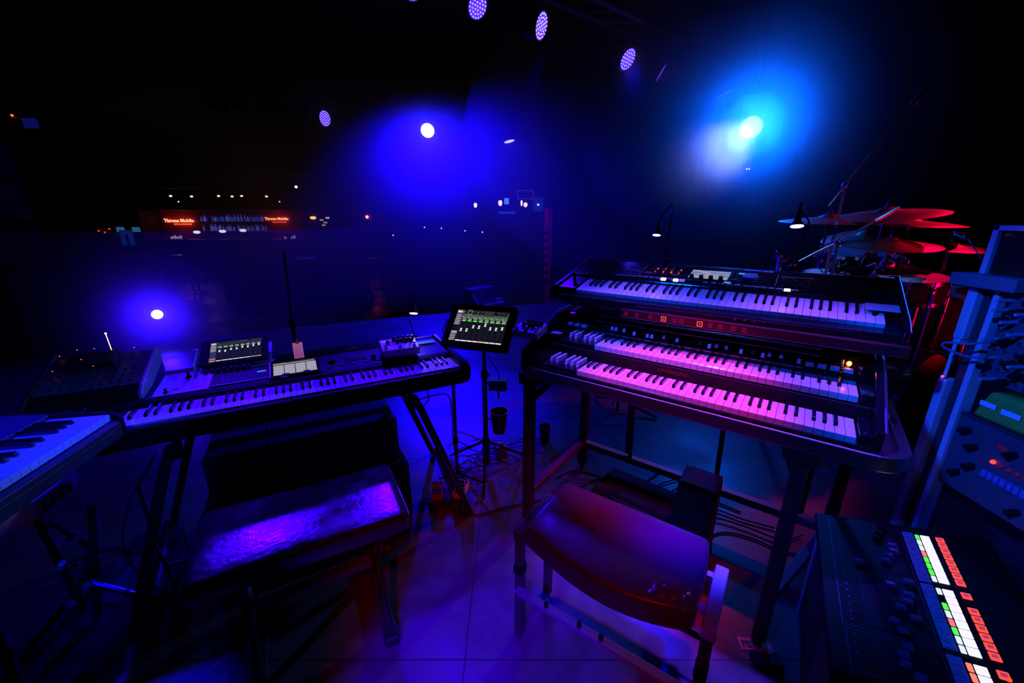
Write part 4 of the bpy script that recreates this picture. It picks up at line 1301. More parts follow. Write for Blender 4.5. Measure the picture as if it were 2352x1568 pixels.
MB().quadbox(wq(0.02, 0.48, 0.06, 0.94, 0.008)).build('grille', MATT, sw)
WP = mat('stencil_print', (0.8, 0.55, 0.85), 0.5)
MB().quadbox([(-0.003, 0.045, 0.08), (-0.003, 0.105, 0.08), (-0.003, 0.33, 0.30), (-0.003, 0.27, 0.30), (0.0, 0.045, 0.08), (0.0, 0.105, 0.08), (0.0, 0.33, 0.30), (0.0, 0.27, 0.30)]).build('paper_strip', mat('lilac_paper', (0.8, 0.55, 0.85), 0.6), sw)
for body_, x, t in (('STUDIO CH', 0.035, 0.07), ('RENTALS', 0.285, 0.07), ('AUDIO', 0.33, 0.24)):
    p = Vector((x, 0, 0.10)) + Vector((0, 0.28, 0.24)) * t + wn * 0.009
    text('lettering', body_, 0.046, WP, sw, tuple(p), (wa, 0, 0), sx=0.85, bold=0.001)
cup('empty plastic cup on the floor behind the organ\'s front left leg', (0.216, 2.340, 0), 0.040, 0.12)

pb = thing('pedal_board', 'small black board on the floor by the slanted stand leg', 'pedalboard', atz(985, 1168, 0), (0, 0, R(12)))
MB().box(0, 0.20, 0, 0.10, 0.008, 0.030).build('plate', MATT, pb, bevel=0.004)
for x, y in ((0.01, 0.01), (0.19, 0.01), (0.01, 0.09), (0.19, 0.09)):
    MB().cyl((x, y, 0), (x, y, 0.01), 0.006).build('foot', RUBBER, pb)
for i, (x, lab, col, yw) in enumerate(((0.012, 'left one of two small stomp pedals on the black floor board', (0.22, 0.12, 0.25), 8), (0.118, 'right one of two small stomp pedals on the floor board, tilted, with dark lettering', (0.55, 0.30, 0.55), -14))):
    p0 = atz(985, 1168, 0) + Matrix.Rotation(R(12), 3, 'Z') @ Vector((x, 0.0, 0.031))
    t = thing('stomp_pedal', lab, 'effects pedal', p0, (R(12), 0, R(yw)))
    MB().box(0, 0.062, 0.012, 0.112, 0, 0.036).build('housing', mat('stomp_%s' % 'ab'[i], col, 0.45), t, bevel=0.004)
    MB().box(0.008, 0.054, 0.018, 0.058, 0.036, 0.040).build('treadle', MATT, t, bevel=0.002)
    for q in (0.014, 0.031, 0.048):
        inst('knob', knob_mesh(0.006, 0.010, PLAS), t, (q, 0.095, 0.036))
    text('lettering', 'BOSS' if i else 'TR-2', 0.020, mat('stomp_print', (0.02, 0.01, 0.03), 0.5), t, (0.008, 0.064, 0.0364), sx=0.9, bold=0.0005)
ad = thing('power_adapter', 'grey power adapter amid the cables at the pole stand\'s foot', 'adapter', atz(1150, 1040, 0) + Vector((0.0, 0.0, 0)), (0, 0, R(30)))
MB().box(-0.035, 0.035, -0.025, 0.025, 0, 0.055).build('housing', GREY, ad, bevel=0.004)
for x in (-0.015, 0.01):
    MB().box(x, x + 0.010, -0.005, 0.005, 0.055, 0.075).build('plug', ALU, ad)

# expression pedal block under the organ
xp = thing('expression_pedal', 'tall black pedal column on the floor under the organ', 'pedal', tuple(Vector((0.249, 1.442, 0)) + Matrix.Rotation(R(OY), 3, 'Z') @ Vector((0.36, 0.20, 0))), (0, 0, R(OY)))
MB().xprism([(0, 0), (0, 0.14), (0.10, 0.34), (0.22, 0.36), (0.26, 0.30), (0.26, 0)], 0, 0.15).build('body', MATT, xp, bevel=0.006)
MB().quadbox([(0.015, -0.006, 0.15), (0.135, -0.006, 0.15), (0.135, 0.094, 0.352), (0.015, 0.094, 0.352), (0.015, -0.014, 0.156), (0.135, -0.014, 0.156), (0.135, 0.086, 0.358), (0.015, 0.086, 0.358)]).build('treadle', RUBBER, xp, bevel=0.002)
bg_ = thing('equipment_bag', 'flat black bag lying on the floor behind the organ stool', 'bag', (0.55, 1.62, 0), (0, 0, R(-40)))
MB().xprism([(0, 0), (0, 0.06), (0.04, 0.09), (0.26, 0.085), (0.30, 0.05), (0.30, 0)], -0.20, 0.26).build('body', CLOTH, bg_, bevel=0.02, seg=3)
MB().tube([(-0.1, 0.02, 0.08), (-0.05, -0.03, 0.12), (0.1, -0.03, 0.12), (0.15, 0.02, 0.08)], 0.006, 6).build('strap', RUBBER, bg_)
cdx = thing('marker_card', 'taped card reading FS-5U on the floor right of the organ stool', 'card', (0.79, 1.005, 0.0), (0, 0, R(-8)))
MB().box(0, 0.105, 0, 0.045, 0.0005, 0.002).build('card', GAFF, cdx)
text('lettering', 'FS-5U', 0.034, mat('ink', (0.01, 0.01, 0.012), 0.5), cdx, (0.008, 0.010, 0.0021), bold=0.001)
MB().box(0.02, 0.11, -0.055, -0.01, 0.0, 0.022).build('footswitch_body', MATT, cdx, bevel=0.003)
MB().box(0.045, 0.085, -0.02, -0.004, 0.022, 0.024).build('tape', GAFF, cdx)

# music stand tube behind the organ
bs = thing('boom_stand', 'black boom stand base with a bent handle seen under the organ', 'stand', tuple(atz(1418, 940, 0)))
MB().cyl((0, 0, 0.0), (0, 0, 0.62), 0.012).build('tube', TUBE, bs, smooth=True)
MB().tube([(0.0, 0, 0.26), (0.10, 0.0, 0.235), (0.17, 0.01, 0.235), (0.20, 0.02, 0.31)], 0.010, 8).build('bent_handle', TUBE, bs, smooth=True)
MB().tube([(0, 0, 0.09), (0.34, 0.04, 0.055)], 0.010, 8).build('leg', TUBE, bs)
MB().tube([(0, 0, 0.09), (-0.13, 0.2, 0.015)], 0.010, 8).build('leg', TUBE, bs)
MB().tube([(0, 0, 0.09), (0.25, -0.16, 0.015)], 0.010, 8).build('leg', TUBE, bs)
MB().tube([(-0.03, -0.05, 0.20), (-0.035, -0.05, 0.13), (-0.06, -0.06, 0.06)], 0.006, 6).build('chrome_clip', CHRO, bs)

# microphone-stand pole beyond the workstation
ms = thing('microphone_stand', 'thin dark upright stand rising behind the pink paper slip', 'stand', (-1.36, 2.40, 0))
MB().cyl((0, 0, 0.0), (0, 0, 0.80), 0.011).build('lower_tube', TUBE, ms, smooth=True)
MB().cyl((0, 0, 0.78), (0.02, 0, 1.23), 0.007).build('upper_tube', TUBE, ms, smooth=True)
MB().cyl((0, 0, 0.76), (0, 0, 0.82), 0.016).build('clutch', PLAS, ms, smooth=True)
MB().lathe([(0.13, 0), (0.13, 0.012), (0.03, 0.03), (0.0, 0.03)], n=24).build('round_base', MATT, ms, smooth=True)

# cables
CAB = mat('cable_rubber', (0.012, 0.012, 0.014), 0.4)


def cable(label, pts, r=0.0035, m=None, n=6, group=None):
    P = [Vector(p) for p in pts]
    sm = []
    for k in range(len(P) - 1):
        p0, p1, p2, p3 = P[max(k - 1, 0)], P[k], P[k + 1], P[min(k + 2, len(P) - 1)]
        for i in range(n):
            u = i / n
            sm.append(0.5 * ((2 * p1) + (p2 - p0) * u + (2 * p0 - 5 * p1 + 4 * p2 - p3) * u * u + (3 * p1 - p0 - 3 * p2 + p3) * u ** 3))
    sm.append(P[-1])
    o = MB().tube(sm, r, 6).build('cable', m or CAB, smooth=True)
    return tag(o, label, 'cable', group)


cable('black cable drooping from the workstation\'s underside in a small loop', [kp(1.05, 0.25, 0.665), kp(1.10, 0.20, 0.60), kp(1.10, 0.16, 0.54), kp(1.02, 0.12, 0.53), kp(0.98, 0.14, 0.60)])
cable('black cable running from the folding stand over to the thin leg and floor', [kp(0.98, 0.05, 0.60), kp(1.10, 0.10, 0.59), kp(1.20, 0.16, 0.55), kp(1.235, 0.20, 0.45), kp(1.24, 0.2, 0.2), kp(1.28, 0.15, 0.006), kp(1.34, 0.1, 0.005)])
cable('black cable slanting from the thin leg to the pole stand\'s foot', [kp(1.22, 0.12, 0.34), kp(1.30, 0.25, 0.26), (bx - 0.02, by + 0.01, 0.19), (bx + 0.08, by + 0.05, 0.10), (bx + 0.2, by + 0.1, 0.006)])
rr = random.Random(11)
for k in range(12):
    cx, cyy = rr.uniform(-0.38, 0.10), rr.uniform(1.95, 2.25)
    a0 = rr.uniform(0, 6.28)
    rad = rr.uniform(0.05, 0.13)
    pts = [(cx + rad * (1 + 0.3 * math.sin(j * 1.7 + k)) * math.cos(a0 + j * 0.8), cyy + rad * math.sin(a0 + j * 0.8) * 0.8, 0.005 + 0.012 * (k % 4) + 0.03 * abs(math.sin(j + k))) for j in range(8)]
    cable('black cable coiled in the tangle around the pole stand\'s foot', pts, 0.0032, group='cables tangled around the pole stand')
for k in range(7):
    x = 0.25 + 0.1 * k
    y = 1.95 - 0.08 * k
    pts = [(x + 0.12 * j, y + 0.07 * math.sin(j * 1.4 + k), 0.006 + 0.004 * (k % 3)) for j in range(6)]
    cable('black cable lying on the floor under the organ', pts, 0.004, group='cables under the organ')
cable('long black cable curving over the floor from the pedals to the organ', [(-0.45, 1.75, 0.005), (-0.2, 1.66, 0.005), (0.0, 1.72, 0.006), (0.25, 1.80, 0.006), (0.5, 1.95, 0.005)], 0.004)

# bottom left clutter
ls = thing('wire_frame_stand', 'folded wire-frame laptop stand left of the bench', 'stand', (0, 0, 0))
ls.location = atz(392, 1352, 0.20)
q = [atz(x, y, 0.20) - ls.location for x, y in ((352, 1240), (420, 1212), (436, 1285), (388, 1300), (380, 1325), (392, 1358), (424, 1345))]
q2 = [v + Vector((0, 0, 0.0)) for v in q]
MB().tube([q[0], q[1], q[2]], 0.004, 6).build('upper_frame', GREY, ls)
MB().tube([q[3], q[0]], 0.004, 6).build('upper_frame', GREY, ls)
MB().tube([q[2], q[3]], 0.009, 6).build('cross_bar', GREY, ls)
MB().tube([q[3], q[4], q[5], q[6], q[2]], 0.004, 6).build('lower_frame', GREY, ls)
for v in (q[0], q[5], q[2]):
    MB().tube([v, v + Vector((0.02, 0, -0.2))], 0.005, 6).build('leg', DARK, ls)
cs_ = thing('clamp_stand', 'dark tripod with blue-glinting clamps at the bottom left', 'stand', atz(230, 1420, 0))
base = Vector(cs_.location)
kn = [(170, 1235, 0.35), (296, 1256, 0.33), (140, 1300, 0.25), (178, 1302, 0.25), (195, 1350, 0.2), (120, 1200, 0.4), (165, 1385, 0.2)]
kp_ = [atz(x, y, z) - base for x, y, z in kn]
MB().tube([(0, 0, 0.02), (0.0, 0.1, 0.42)], 0.014, 8).build('post', TUBE, cs_)
for i, v in enumerate(kp_):
    MB().tube([(0, 0.06, 0.25), tuple(v)], 0.008, 6).build('arm', TUBE, cs_)
    MB().taper(-0.018, 0.018, -0.012, 0.012, -0.008, 0.014, 0.005, 0.004, 0.002).build('clamp', STEEL if i % 2 else mat('clamp_blue', (0.2, 0.2, 0.4), 0.3, 0.5), cs_, v, (0.3 * i, 0.2, i), bevel=0.003)
for a in (10, 130, 250):
    MB().tube([(0, 0, 0.18), (0.25 * math.cos(R(a)), 0.25 * math.sin(R(a)), 0.01)], 0.010, 8).build('leg', TUBE, cs_)
gt = thing('glossy_tube', 'short blue-glinting slanted tube standing left of the equipment cases', 'stand', atz(318, 1118, 0.30))
e_ = atz(346, 1066, 0.42) - gt.location
MB().tube([(0, 0, 0), tuple(e_)], 0.006, 8).build('tube', CHRO, gt, smooth=True)
MB().tube([(0, 0, 0), (-0.02, 0.02, -0.30)], 0.010, 8).build('post', TUBE, gt)
MB().lathe([(0.1, 0), (0.1, 0.01), (0, 0.02)], (-0.02, 0.02, -0.30)).build('round_base', MATT, gt)
cable('thin cable hanging down in front of the equipment cases', [kp(0.10, -0.05, 0.66), kp(0.0, -0.08, 0.5), kp(-0.03, -0.1, 0.3), kp(0.10, -0.12, 0.006)], 0.003)
cable('cable drooping beneath the middle of the workstation', [kp(0.42, 0.0, 0.66), kp(0.42, -0.02, 0.55), kp(0.5, -0.03, 0.42), kp(0.62, -0.04, 0.30)], 0.003)

# ------------------------------------------------------------------ RIGHT: fader controller
BO = Vector((1.068, 1.106, 0.443))
brot = plane_rot(-123.4, 13.1)
bd = thing('fader_controller', 'fader control surface with rows of lit white, green and red buttons, bottom right', 'mixer', BO, brot)
MB().xprism([(-0.040, -0.045), (-0.040, -0.006), (-0.034, 0.0), (0.36, 0.0), (0.37, -0.008), (0.37, -0.075)], -0.045, 0.56).build('housing', PLAS, bd, bevel=0.003)
pl = MB()
LB = (0.10, 0.12, 0.30)


def frame_rect(pl, x0, x1, y0, y1, t, c, z=0.0006):
    pl.rect(x0, x1, y0, y0 + t, z, c)
    pl.rect(x0, x1, y1 - t, y1, z, c)
    pl.rect(x0, x0 + t, y0, y1, z, c)
    pl.rect(x1 - t, x1, y0, y1, z, c)


frame_rect(pl, -0.022, 0.420, -0.003, 0.170, 0.0012, LB)
frame_rect(pl, 0.430, 0.545, 0.002, 0.170, 0.0012, LB)
PIT = 0.0252
xs_ = [0.0 + PIT * k for k in range(8)] + [0.2215 + PIT * k for k in range(8)] + [0.443 + PIT * k for k in range(4)]
for k, x in enumerate(xs_):
    pl.rect(x - 0.0125, x - 0.0118, 0.0, 0.165, 0.0006, (0.03, 0.035, 0.10))
    pl.rect(x - 0.0018, x + 0.0018, 0.045, 0.160, 0.0007, (0.002, 0.002, 0.004))
    for j in range(14):
        y = 0.048 + j * 0.0082 * (0.75 if j < 5 else 1)
        pl.rect(x - 0.009, x - 0.004, y, y + 0.0009, 0.0007, (0.07, 0.08, 0.22))
        pl.rect(x + 0.004, x + 0.009, y, y + 0.0009, 0.0007, (0.07, 0.08, 0.22))
    pl.rect(x - 0.002, x + 0.002, 0.016, 0.020, 0.0007, LB)
pl.build('panel_print', PRINT, bd)
fv = {3: 0.142, 4: 0.141, 5: 0.126, 6: 0.116, 7: 0.056, 8: 0.152, 9: 0.113, 10: 0.143, 11: 0.138, 12: 0.120, 13: 0.143, 15: 0.112, 16: 0.112, 17: 0.102, 0: 0.13, 1: 0.12, 2: 0.11, 14: 0.10, 18: 0.1, 19: 0.12}
fcap = MB().taper(-0.0065, 0.0065, -0.012, 0.012, 0.002, 0.013, 0.0015, 0.003, 0.003).mesh('fader_cap', mat('fader_plastic', (0.10, 0.10, 0.16), 0.3), bevel=0.001)
fdark = MB().taper(-0.0065, 0.0065, -0.012, 0.012, 0.002, 0.013, 0.0015, 0.003, 0.003).mesh('fader_cap', PLAS, bevel=0.001)
for k, x in enumerate(xs_):
    inst('fader_cap', fdark if k in (0, 1, 2) else fcap, bd, (x, fv.get(k, 0.12), 0.0))
# scribble tape
INK = mat('ink', (0.01, 0.01, 0.012), 0.5)
for k, (x0, x1) in enumerate(((-0.012, 0.200), (0.208, 0.412), (0.428, 0.545))):
    tp = MB().box(x0, x1, 0.176, 0.200, 0.0, 0.0012).build('write_on_tape', TAPE_B, bd)
    ink = MB()
    rr = random.Random(k + 20)
    x = x0 + 0.012
    while x < x1 - 0.006:
        if rr.random() < 0.85:
            for q in range(3):
                a0 = (x + rr.uniform(-0.005, 0.005), 0.188 + rr.uniform(-0.007, 0.007))
                a1 = (a0[0] + rr.uniform(-0.005, 0.005), a0[1] + rr.uniform(-0.009, 0.009))
                ink.tube([(a0[0], a0[1], 0.0013), (a1[0], a1[1], 0.0013)], 0.0006, 4)
        x += PIT
    for q in range(int((x1 - x0) / PIT)):
        ink.box(x0 + (q + 1) * PIT - 0.0004, x0 + (q + 1) * PIT + 0.0004, 0.177, 0.199, 0.0012, 0.0015)
    ink.build('handwriting', INK, tp)
bwh = MB().box(-0.0108, 0.0108, 0, 0.020, 0, 0.003).mesh('lit_button', E_WHITE, bevel=0.0008)


def sb(m, nm='lit_button'):
    return MB().box(-0.0105, 0.0105, 0, 0.0095, 0, 0.003).mesh(nm, m, bevel=0.002)


E_CW = mat('lit_cold', (0.7, 0.8, 0.9), 0.4, emit=(0.75, 0.88, 1.0), es=1.0)
E_CR = mat('lit_rose', (0.8, 0.3, 0.3), 0.4, emit=(1.0, 0.18, 0.14), es=1.0)
cm = {'g': sb(E_GRN), 'c': sb(E_CW), 'r': sb(E_CR), 'o': sb(mat('lit_salmon', (0.9, 0.3, 0.2), 0.4, emit=(1.0, 0.22, 0.10), es=1.1)), 'n': sb(PLAS, 'button')}
seq = 'gccrgggc' + 'cngcrgcc' + 'oooo'
for k, x in enumerate(xs_):
    xx = x + 0.006
    inst('lit_button' if seq[k] != 'n' else 'button', cm[seq[k]], bd, (xx, 0.2035, 0.0))
    inst('lit_button', bwh, bd, (xx, 0.2155, 0.0))
orb = MB().box(-0.0105, 0.0105, 0, 0.018, 0, 0.003).mesh('select_button', mat('lit_tomato', (0.8, 0.15, 0.05), 0.4, emit=(1.0, 0.09, 0.03), es=1.0), bevel=0.003, seg=2)
orm = MB().box(-0.0045, 0.0045, 0.004, 0.014, 0.003, 0.0034).mesh('symbol', mat('lit_pale', (0.9, 0.5, 0.4), 0.4, emit=(0.45, 0.02, 0.01), es=1.0))
for k, x in enumerate(xs_):
    if k in (9,) or k > 16:
        continue
    if k in (0,):
        pass
    b_ = inst('select_button', orb, bd, (x + 0.003, 0.2485, 0.0))
    inst('symbol', orm, b_)
MB().cyl((0.452, 0.262, 0), (0.452, 0.262, 0.003), 0.005).build('red_indicator', E_RED, bd)
frame_ = MB()
ca = thing('flight_case', 'black flight case carrying the fader control surface', 'case', (BO.x, BO.y, 0), (0, 0, R(-123.4)))
MB().box(-0.055, 0.58, -0.010, 0.36, 0.0, 0.385).build('body', MATT, ca, bevel=0.006)
for x in (-0.058, 0.555):
    MB().box(x, x + 0.028, -0.014, 0.012, 0.0, 0.387).build('corner_strip', ALU, ca)
MB().box(-0.055, 0.58, -0.012, 0.0, 0.370, 0.389).build('edge_strip', DARK, ca)
MB().box(0.1, 0.4, 0.30, 0.34, 0.385, 0.45).build('rear_support', MATT, ca)

# ------------------------------------------------------------------ RIGHT: rack with modular synth
rk = thing('equipment_rack', 'tall aluminium-railed rack with modular synth panels and patch cables, right edge', 'rack', (1.40, 1.17, 0), (0, 0, R(-90)))
ALB = mat('anodised', (0.55, 0.57, 0.62), 0.45, 0.35)
MB().box(-0.042, -0.014, -0.012, 0.030, 1.06, 1.215).xprism([(-0.012, 1.045), (0.03, 1.045), (0.03, 1.06), (-0.012, 1.06)], -0.038, -0.018).build('rail', ALB, rk, bevel=0.004)
MB().tube([(-0.032, -0.004, 1.05), (-0.032, -0.004, 0.93)], 0.005, 8).build('rod', ALB, rk)
MB().box(-0.042, -0.016, -0.012, 0.030, 0.0, 0.925).build('rail', ALB, rk, bevel=0.004)
MB().box(-0.014, 0.026, 0.010, 0.030, 0.0, 1.24).build('web', DARK, rk)
MB().box(0.026, 0.042, -0.012, 0.030, 0.0, 1.235).build('rail', ALB, rk, bevel=0.003)
MB().box(0.50, 0.56, -0.012, 0.030, 0.0, 1.235).build('rail', ALB, rk, bevel=0.003)
MB().box(-0.042, 0.56, 0.33, 0.36, 0.0, 1.24).build('back_web', DARK, rk)
MB().box(-0.07, 0.10, -0.050, 0.045, 1.225, 1.262).build('armrest', mat('pad_blue', (0.10, 0.11, 0.14), 0.6), rk, bevel=0.004)
MB().box(-0.03, 0.56, -0.012, 0.004, 1.385, 1.40).box(-0.03, -0.014, -0.012, 0.004, 1.262, 1.40).box(0.54, 0.56, -0.012, 0.004, 1.262, 1.40).build('lid_frame', ALB, rk, bevel=0.002)
MB().box(-0.02, 0.55, 0.0, 0.012, 1.265, 1.39).build('lid_panel', GLOS, rk)
MP = mat('module_blue', (0.07, 0.075, 0.10), 0.45, 0.2)
KN2 = knob_mesh(0.009, 0.030, PLAS)
PG = MB().cyl((0, 0, 0), (0, 0, 0.045), 0.0055, 0.005, 10).mesh('jack_plug', mat('plug_grey', (0.25, 0.27, 0.33), 0.35))
NUT = MB().lathe([(0.006, 0), (0.006, 0.003), (0.004, 0.0035), (0.003, 0.001)], n=10).mesh('jack_nut', CHRO)
rr = random.Random(9)
for i in range(4):
    x0 = 0.055 + i * 0.110
    p_ = MB().box(x0, x0 + 0.107, -0.003, 0.003, 0.960, 1.220).build('module', MP, rk, bevel=0.001)
    for r_ in range(9):
        for c_ in range(4):
            z = 0.975 + r_ * 0.028
            x = x0 + 0.014 + c_ * 0.026
            u = rr.random()
            if u < 0.22:
                inst('knob', KN2, p_, (x, -0.003, z), (R(90), 0, 0))
            elif u < 0.45:
                inst('jack_plug', PG, p_, (x, -0.003, z), (R(90), 0, 0))
            else:
                inst('jack_nut', NUT, p_, (x, -0.003, z), (R(90), 0, 0))
MB().box(0.12, 0.26, -0.006, -0.003, 1.13, 1.18).build('display_frame', mat('bright_blue_frame', (0.15, 0.25, 0.7), 0.4), rk, bevel=0.002)
for (x, z) in ((0.075, 1.083), (0.075, 1.032)):
    MB().cyl((x, -0.003, z), (x, -0.016, z), 0.008).cyl((x, -0.016, z), (x, -0.030, z), 0.006).build('chrome_plug', CHRO, rk, smooth=True)
cable('short blue-lit patch cable looping out of two chrome plugs on the rack', [(1.40 - 0.030, 1.17 - 0.075, 1.083), (1.40 - 0.07, 1.17 - 0.06, 1.070), (1.40 - 0.095, 1.17 - 0.02, 1.062), (1.40 - 0.09, 1.17 - 0.015, 1.045), (1.40 - 0.06, 1.17 - 0.05, 1.030), (1.40 - 0.030, 1.17 - 0.075, 1.032)], 0.0035, mat('patch_cable', (0.12, 0.15, 0.25), 0.35))
# yellow bag between the units
yb = thing('yellow_bag', 'crumpled yellow bag with two pale stripes wedged in the rack', 'bag', (1.40, 1.17, 0), (0, 0, R(-90)))
MB().taper(0.06, 0.26, 0.006, 0.10, 0.845, 0.93, 0.02, 0.01, 0.01).build('body', YELL, yb, bevel=0.012, seg=3)
MB().box(0.075, 0.115, 0.004, 0.007, 0.885, 0.900).box(0.13, 0.175, 0.004, 0.007, 0.882, 0.897).build('stripe', E_BLU if False else WHITE, yb)
lu = MB().box(0.045, 0.50, -0.004, 0.30, 0.60, 0.835).build('lower_unit', mat('unit_dark', (0.05, 0.052, 0.07), 0.5), rk, bevel=0.004)
MB().box(0.044, 0.50, -0.002, 0.30, 0.835, 0.845).build('shelf', DARK, rk)
for k in range(10):
    MB().ball((0.165 + k * 0.020, -0.008, 0.745), 0.0065, 8, 6).build('red_pad', E_DIM if k else E_RED, lu)
for k in range(14):
    MB().box(0.15 + k * 0.016, 0.162 + k * 0.016, -0.012, -0.004, 0.69, 0.712).build('fader', mat('blue_keys', (0.10, 0.12, 0.35), 0.4), lu)
for (x, z) in ((0.08, 0.80), (0.11, 0.76), (0.12, 0.70), (0.2, 0.79), (0.3, 0.78), (0.09, 0.66), (0.25, 0.64)):
    inst('knob', KN2, lu, (x, -0.004, z), (R(90), 0, 0))
MB().box(0.16, 0.18, -0.006, -0.004, 0.79, 0.80).build('red_mark', E_DIM, lu)
MB().box(-0.042, 0.56, -0.01, 0.36, 0.30, 0.34).build('lower_shelf', DARK, rk)
md = MB().ball((1.375, 1.190, 0.936), 0.004, 8, 6).build('led', mat('pink_led', (1, .1, .3), .4, emit=(1.0, 0.03, 0.25), es=3), None)
md.parent = rk
md.matrix_parent_inverse = rk.matrix_basis.inverted()
mc = thing('clip_microphone', 'small chrome microphone on a thin rod sticking out above the rack', 'microphone', (1.42, 1.23, 1.30))
MB().tube([(0, 0, 0), (-0.03, 0.03, 0.06)], 0.002, 6).build('rod', STEEL, mc)
MB().lathe([(0, 0), (0.006, 0.005), (0.011, 0.02), (0.011, 0.035), (0.006, 0.042), (0, 0.044)], (-0.030, 0.03, 0.055), 12, (-0.5, 0.3, 0.5)).build('capsule', CHRO, mc, smooth=True)

# ------------------------------------------------------------------ DRUM KIT (each piece is a thing of its own)


def pole_legs(t, h, r=0.010, spread=0.28, a0=0):
    MB().cyl((0, 0, 0.06), (0, 0, h * 0.55), r + 0.003, n=10).build('lower_tube', CHRO, t, smooth=True)
    MB().cyl((0, 0, h * 0.5), (0, 0, h), r, n=10).build('upper_tube', CHRO, t, smooth=True)
    for a in (a0, a0 + 120, a0 + 240):
        MB().tube([(0, 0, 0.30), (spread * math.cos(R(a)), spread * math.sin(R(a)), 0.01)], 0.007, 6).build('leg', CHRO, t)
    MB().cyl((0, 0, h * 0.53), (0, 0, h * 0.57), r + 0.010, n=10).build('clutch', CHRO, t, smooth=True)


def cymbal(label, c, rad, tilt, tdir, cat='cymbal'):
    t = thing('cymbal_stand', label, cat, (c[0], c[1], 0))
    n = Vector((math.sin(R(tilt)) * math.cos(R(tdir)), math.sin(R(tilt)) * math.sin(R(tdir)), math.cos(R(tilt))))
    h = c[2]
    pole_legs(t, h - 0.01, a0=tdir)
    cb = MB().lathe([(rad, -0.030), (rad * 0.98, -0.028), (rad * 0.7, -0.014), (rad * 0.25, 0.0), (rad * 0.2, 0.006), (rad * 0.12, 0.020), (0.006, 0.024), (0.006, 0.021), (rad * 0.11, 0.017), (rad * 0.19, 0.003), (rad * 0.25, -0.003), (rad * 0.7, -0.0165), (rad, -0.031)], (0, 0, h), 44, n).build('cymbal', BRASS, t, smooth=True)
    MB().cyl(Vector((0, 0, h)) + n * 0.02, Vector((0, 0, h)) + n * 0.07, 0.005).cyl(Vector((0, 0, h)) + n * 0.024, Vector((0, 0, h)) + n * 0.042, 0.014).build('wing_nut', CHRO, t, smooth=True)
    return t


D = 2.8
cymbal('large reddish crash cymbal, highest of the drum kit', aty(2037, 484, D), 0.31, 8, 200)
cymbal('thin cymbal seen edge-on at the far left of the drum kit', aty(1905, 499, D + 0.15), 0.30, 3, 250)
cymbal('edge-on cymbal just below the highest crash', aty(2092, 506, D + 0.2), 0.30, 3, 270)
cymbal('red cymbal with a bright bell in the middle of the kit', aty(2046, 553, D - 0.1), 0.26, 6, 240)
cymbal('dim cymbal on a stand right of the middle cymbal', aty(2184, 562, D), 0.24, 2, 250)
cymbal('lowest cymbal, tilted, behind the boom microphone', aty(1990, 536, D + 0.3), 0.27, 14, 200)


def drum(name, label, c, rad, dep, tilt, tdir, lugs=8, cat='drum', stand=True, head=HEAD):
    t = thing(name, label, cat, (c[0], c[1], 0))
    n = Vector((math.sin(R(tilt)) * math.cos(R(tdir)), math.sin(R(tilt)) * math.sin(R(tdir)), math.cos(R(tilt))))
    top = Vector((0, 0, c[2]))
    u = n.orthogonal().normalized()
    v = n.cross(u)
    MB().lathe([(rad, -dep), (rad, -0.004), (rad * 0.97, -0.004)], top, 40, n).build('shell', SHELL, t, smooth=True)
    MB().lathe([(0, 0.0), (rad * 0.99, 0.0), (rad * 0.995, -0.006)], top, 40, n).build('drum_head', head, t, smooth=True)
    for z0 in (-0.014, -dep - 0.002):
        MB().lathe([(rad * 1.0, z0 - 0.008), (rad * 1.03, z0 - 0.008), (rad * 1.03, z0 + 0.016), (rad * 1.0, z0 + 0.016)], top, 40, n).build('hoop', CHRO, t, smooth=True)
    for k in range(lugs):
        a = 2 * math.pi * k / lugs
        d = u * math.cos(a) + v * math.sin(a)
        p = top + d * rad * 1.035
        MB().cyl(p - n * 0.0, p - n * dep, 0.0035, n=6).ball(p - n * dep * 0.3 + d * -0.005, 0.012, 8, 6).ball(p - n * dep * 0.7 + d * -0.005, 0.012, 8, 6).ball(p + n * 0.004, 0.006, 6, 4).build('lug', CHRO, t, smooth=True)
    if stand:
        for k in range(3):
            a = 2.1 * k + 0.4
            p = top - n * dep * 0.6 + Vector((math.cos(a), math.sin(a), 0)) * rad * 1.04
            MB().tube([p, (p.x * 1.05, p.y * 1.05, 0.01)], 0.006, 6).build('leg', CHRO, t)
    return t


drum('rack_tom', 'dark rack tom with glittering lugs at the left of the kit', aty(1944, 574, 2.9), 0.15, 0.22, 14, 250)
drum('rack_tom', 'dark rack tom tucked behind the middle red cymbal', aty(2020, 590, 3.05), 0.16, 0.22, 12, 250)
drum('snare_drum', 'snare drum with a pink-lit head in the middle of the kit', aty(2095, 634, 2.55), 0.18, 0.14, 7, 230, 10)
drum('floor_tom', 'floor tom with a flat red-lit head and glittering rim, right of the kit', aty(2180, 668, 2.75), 0.21, 0.36, 5, 230)
drum('floor_tom', 'low dark drum at the front left of the kit', aty(1900, 630, 2.75), 0.14, 0.24, 10, 250, stand=True)
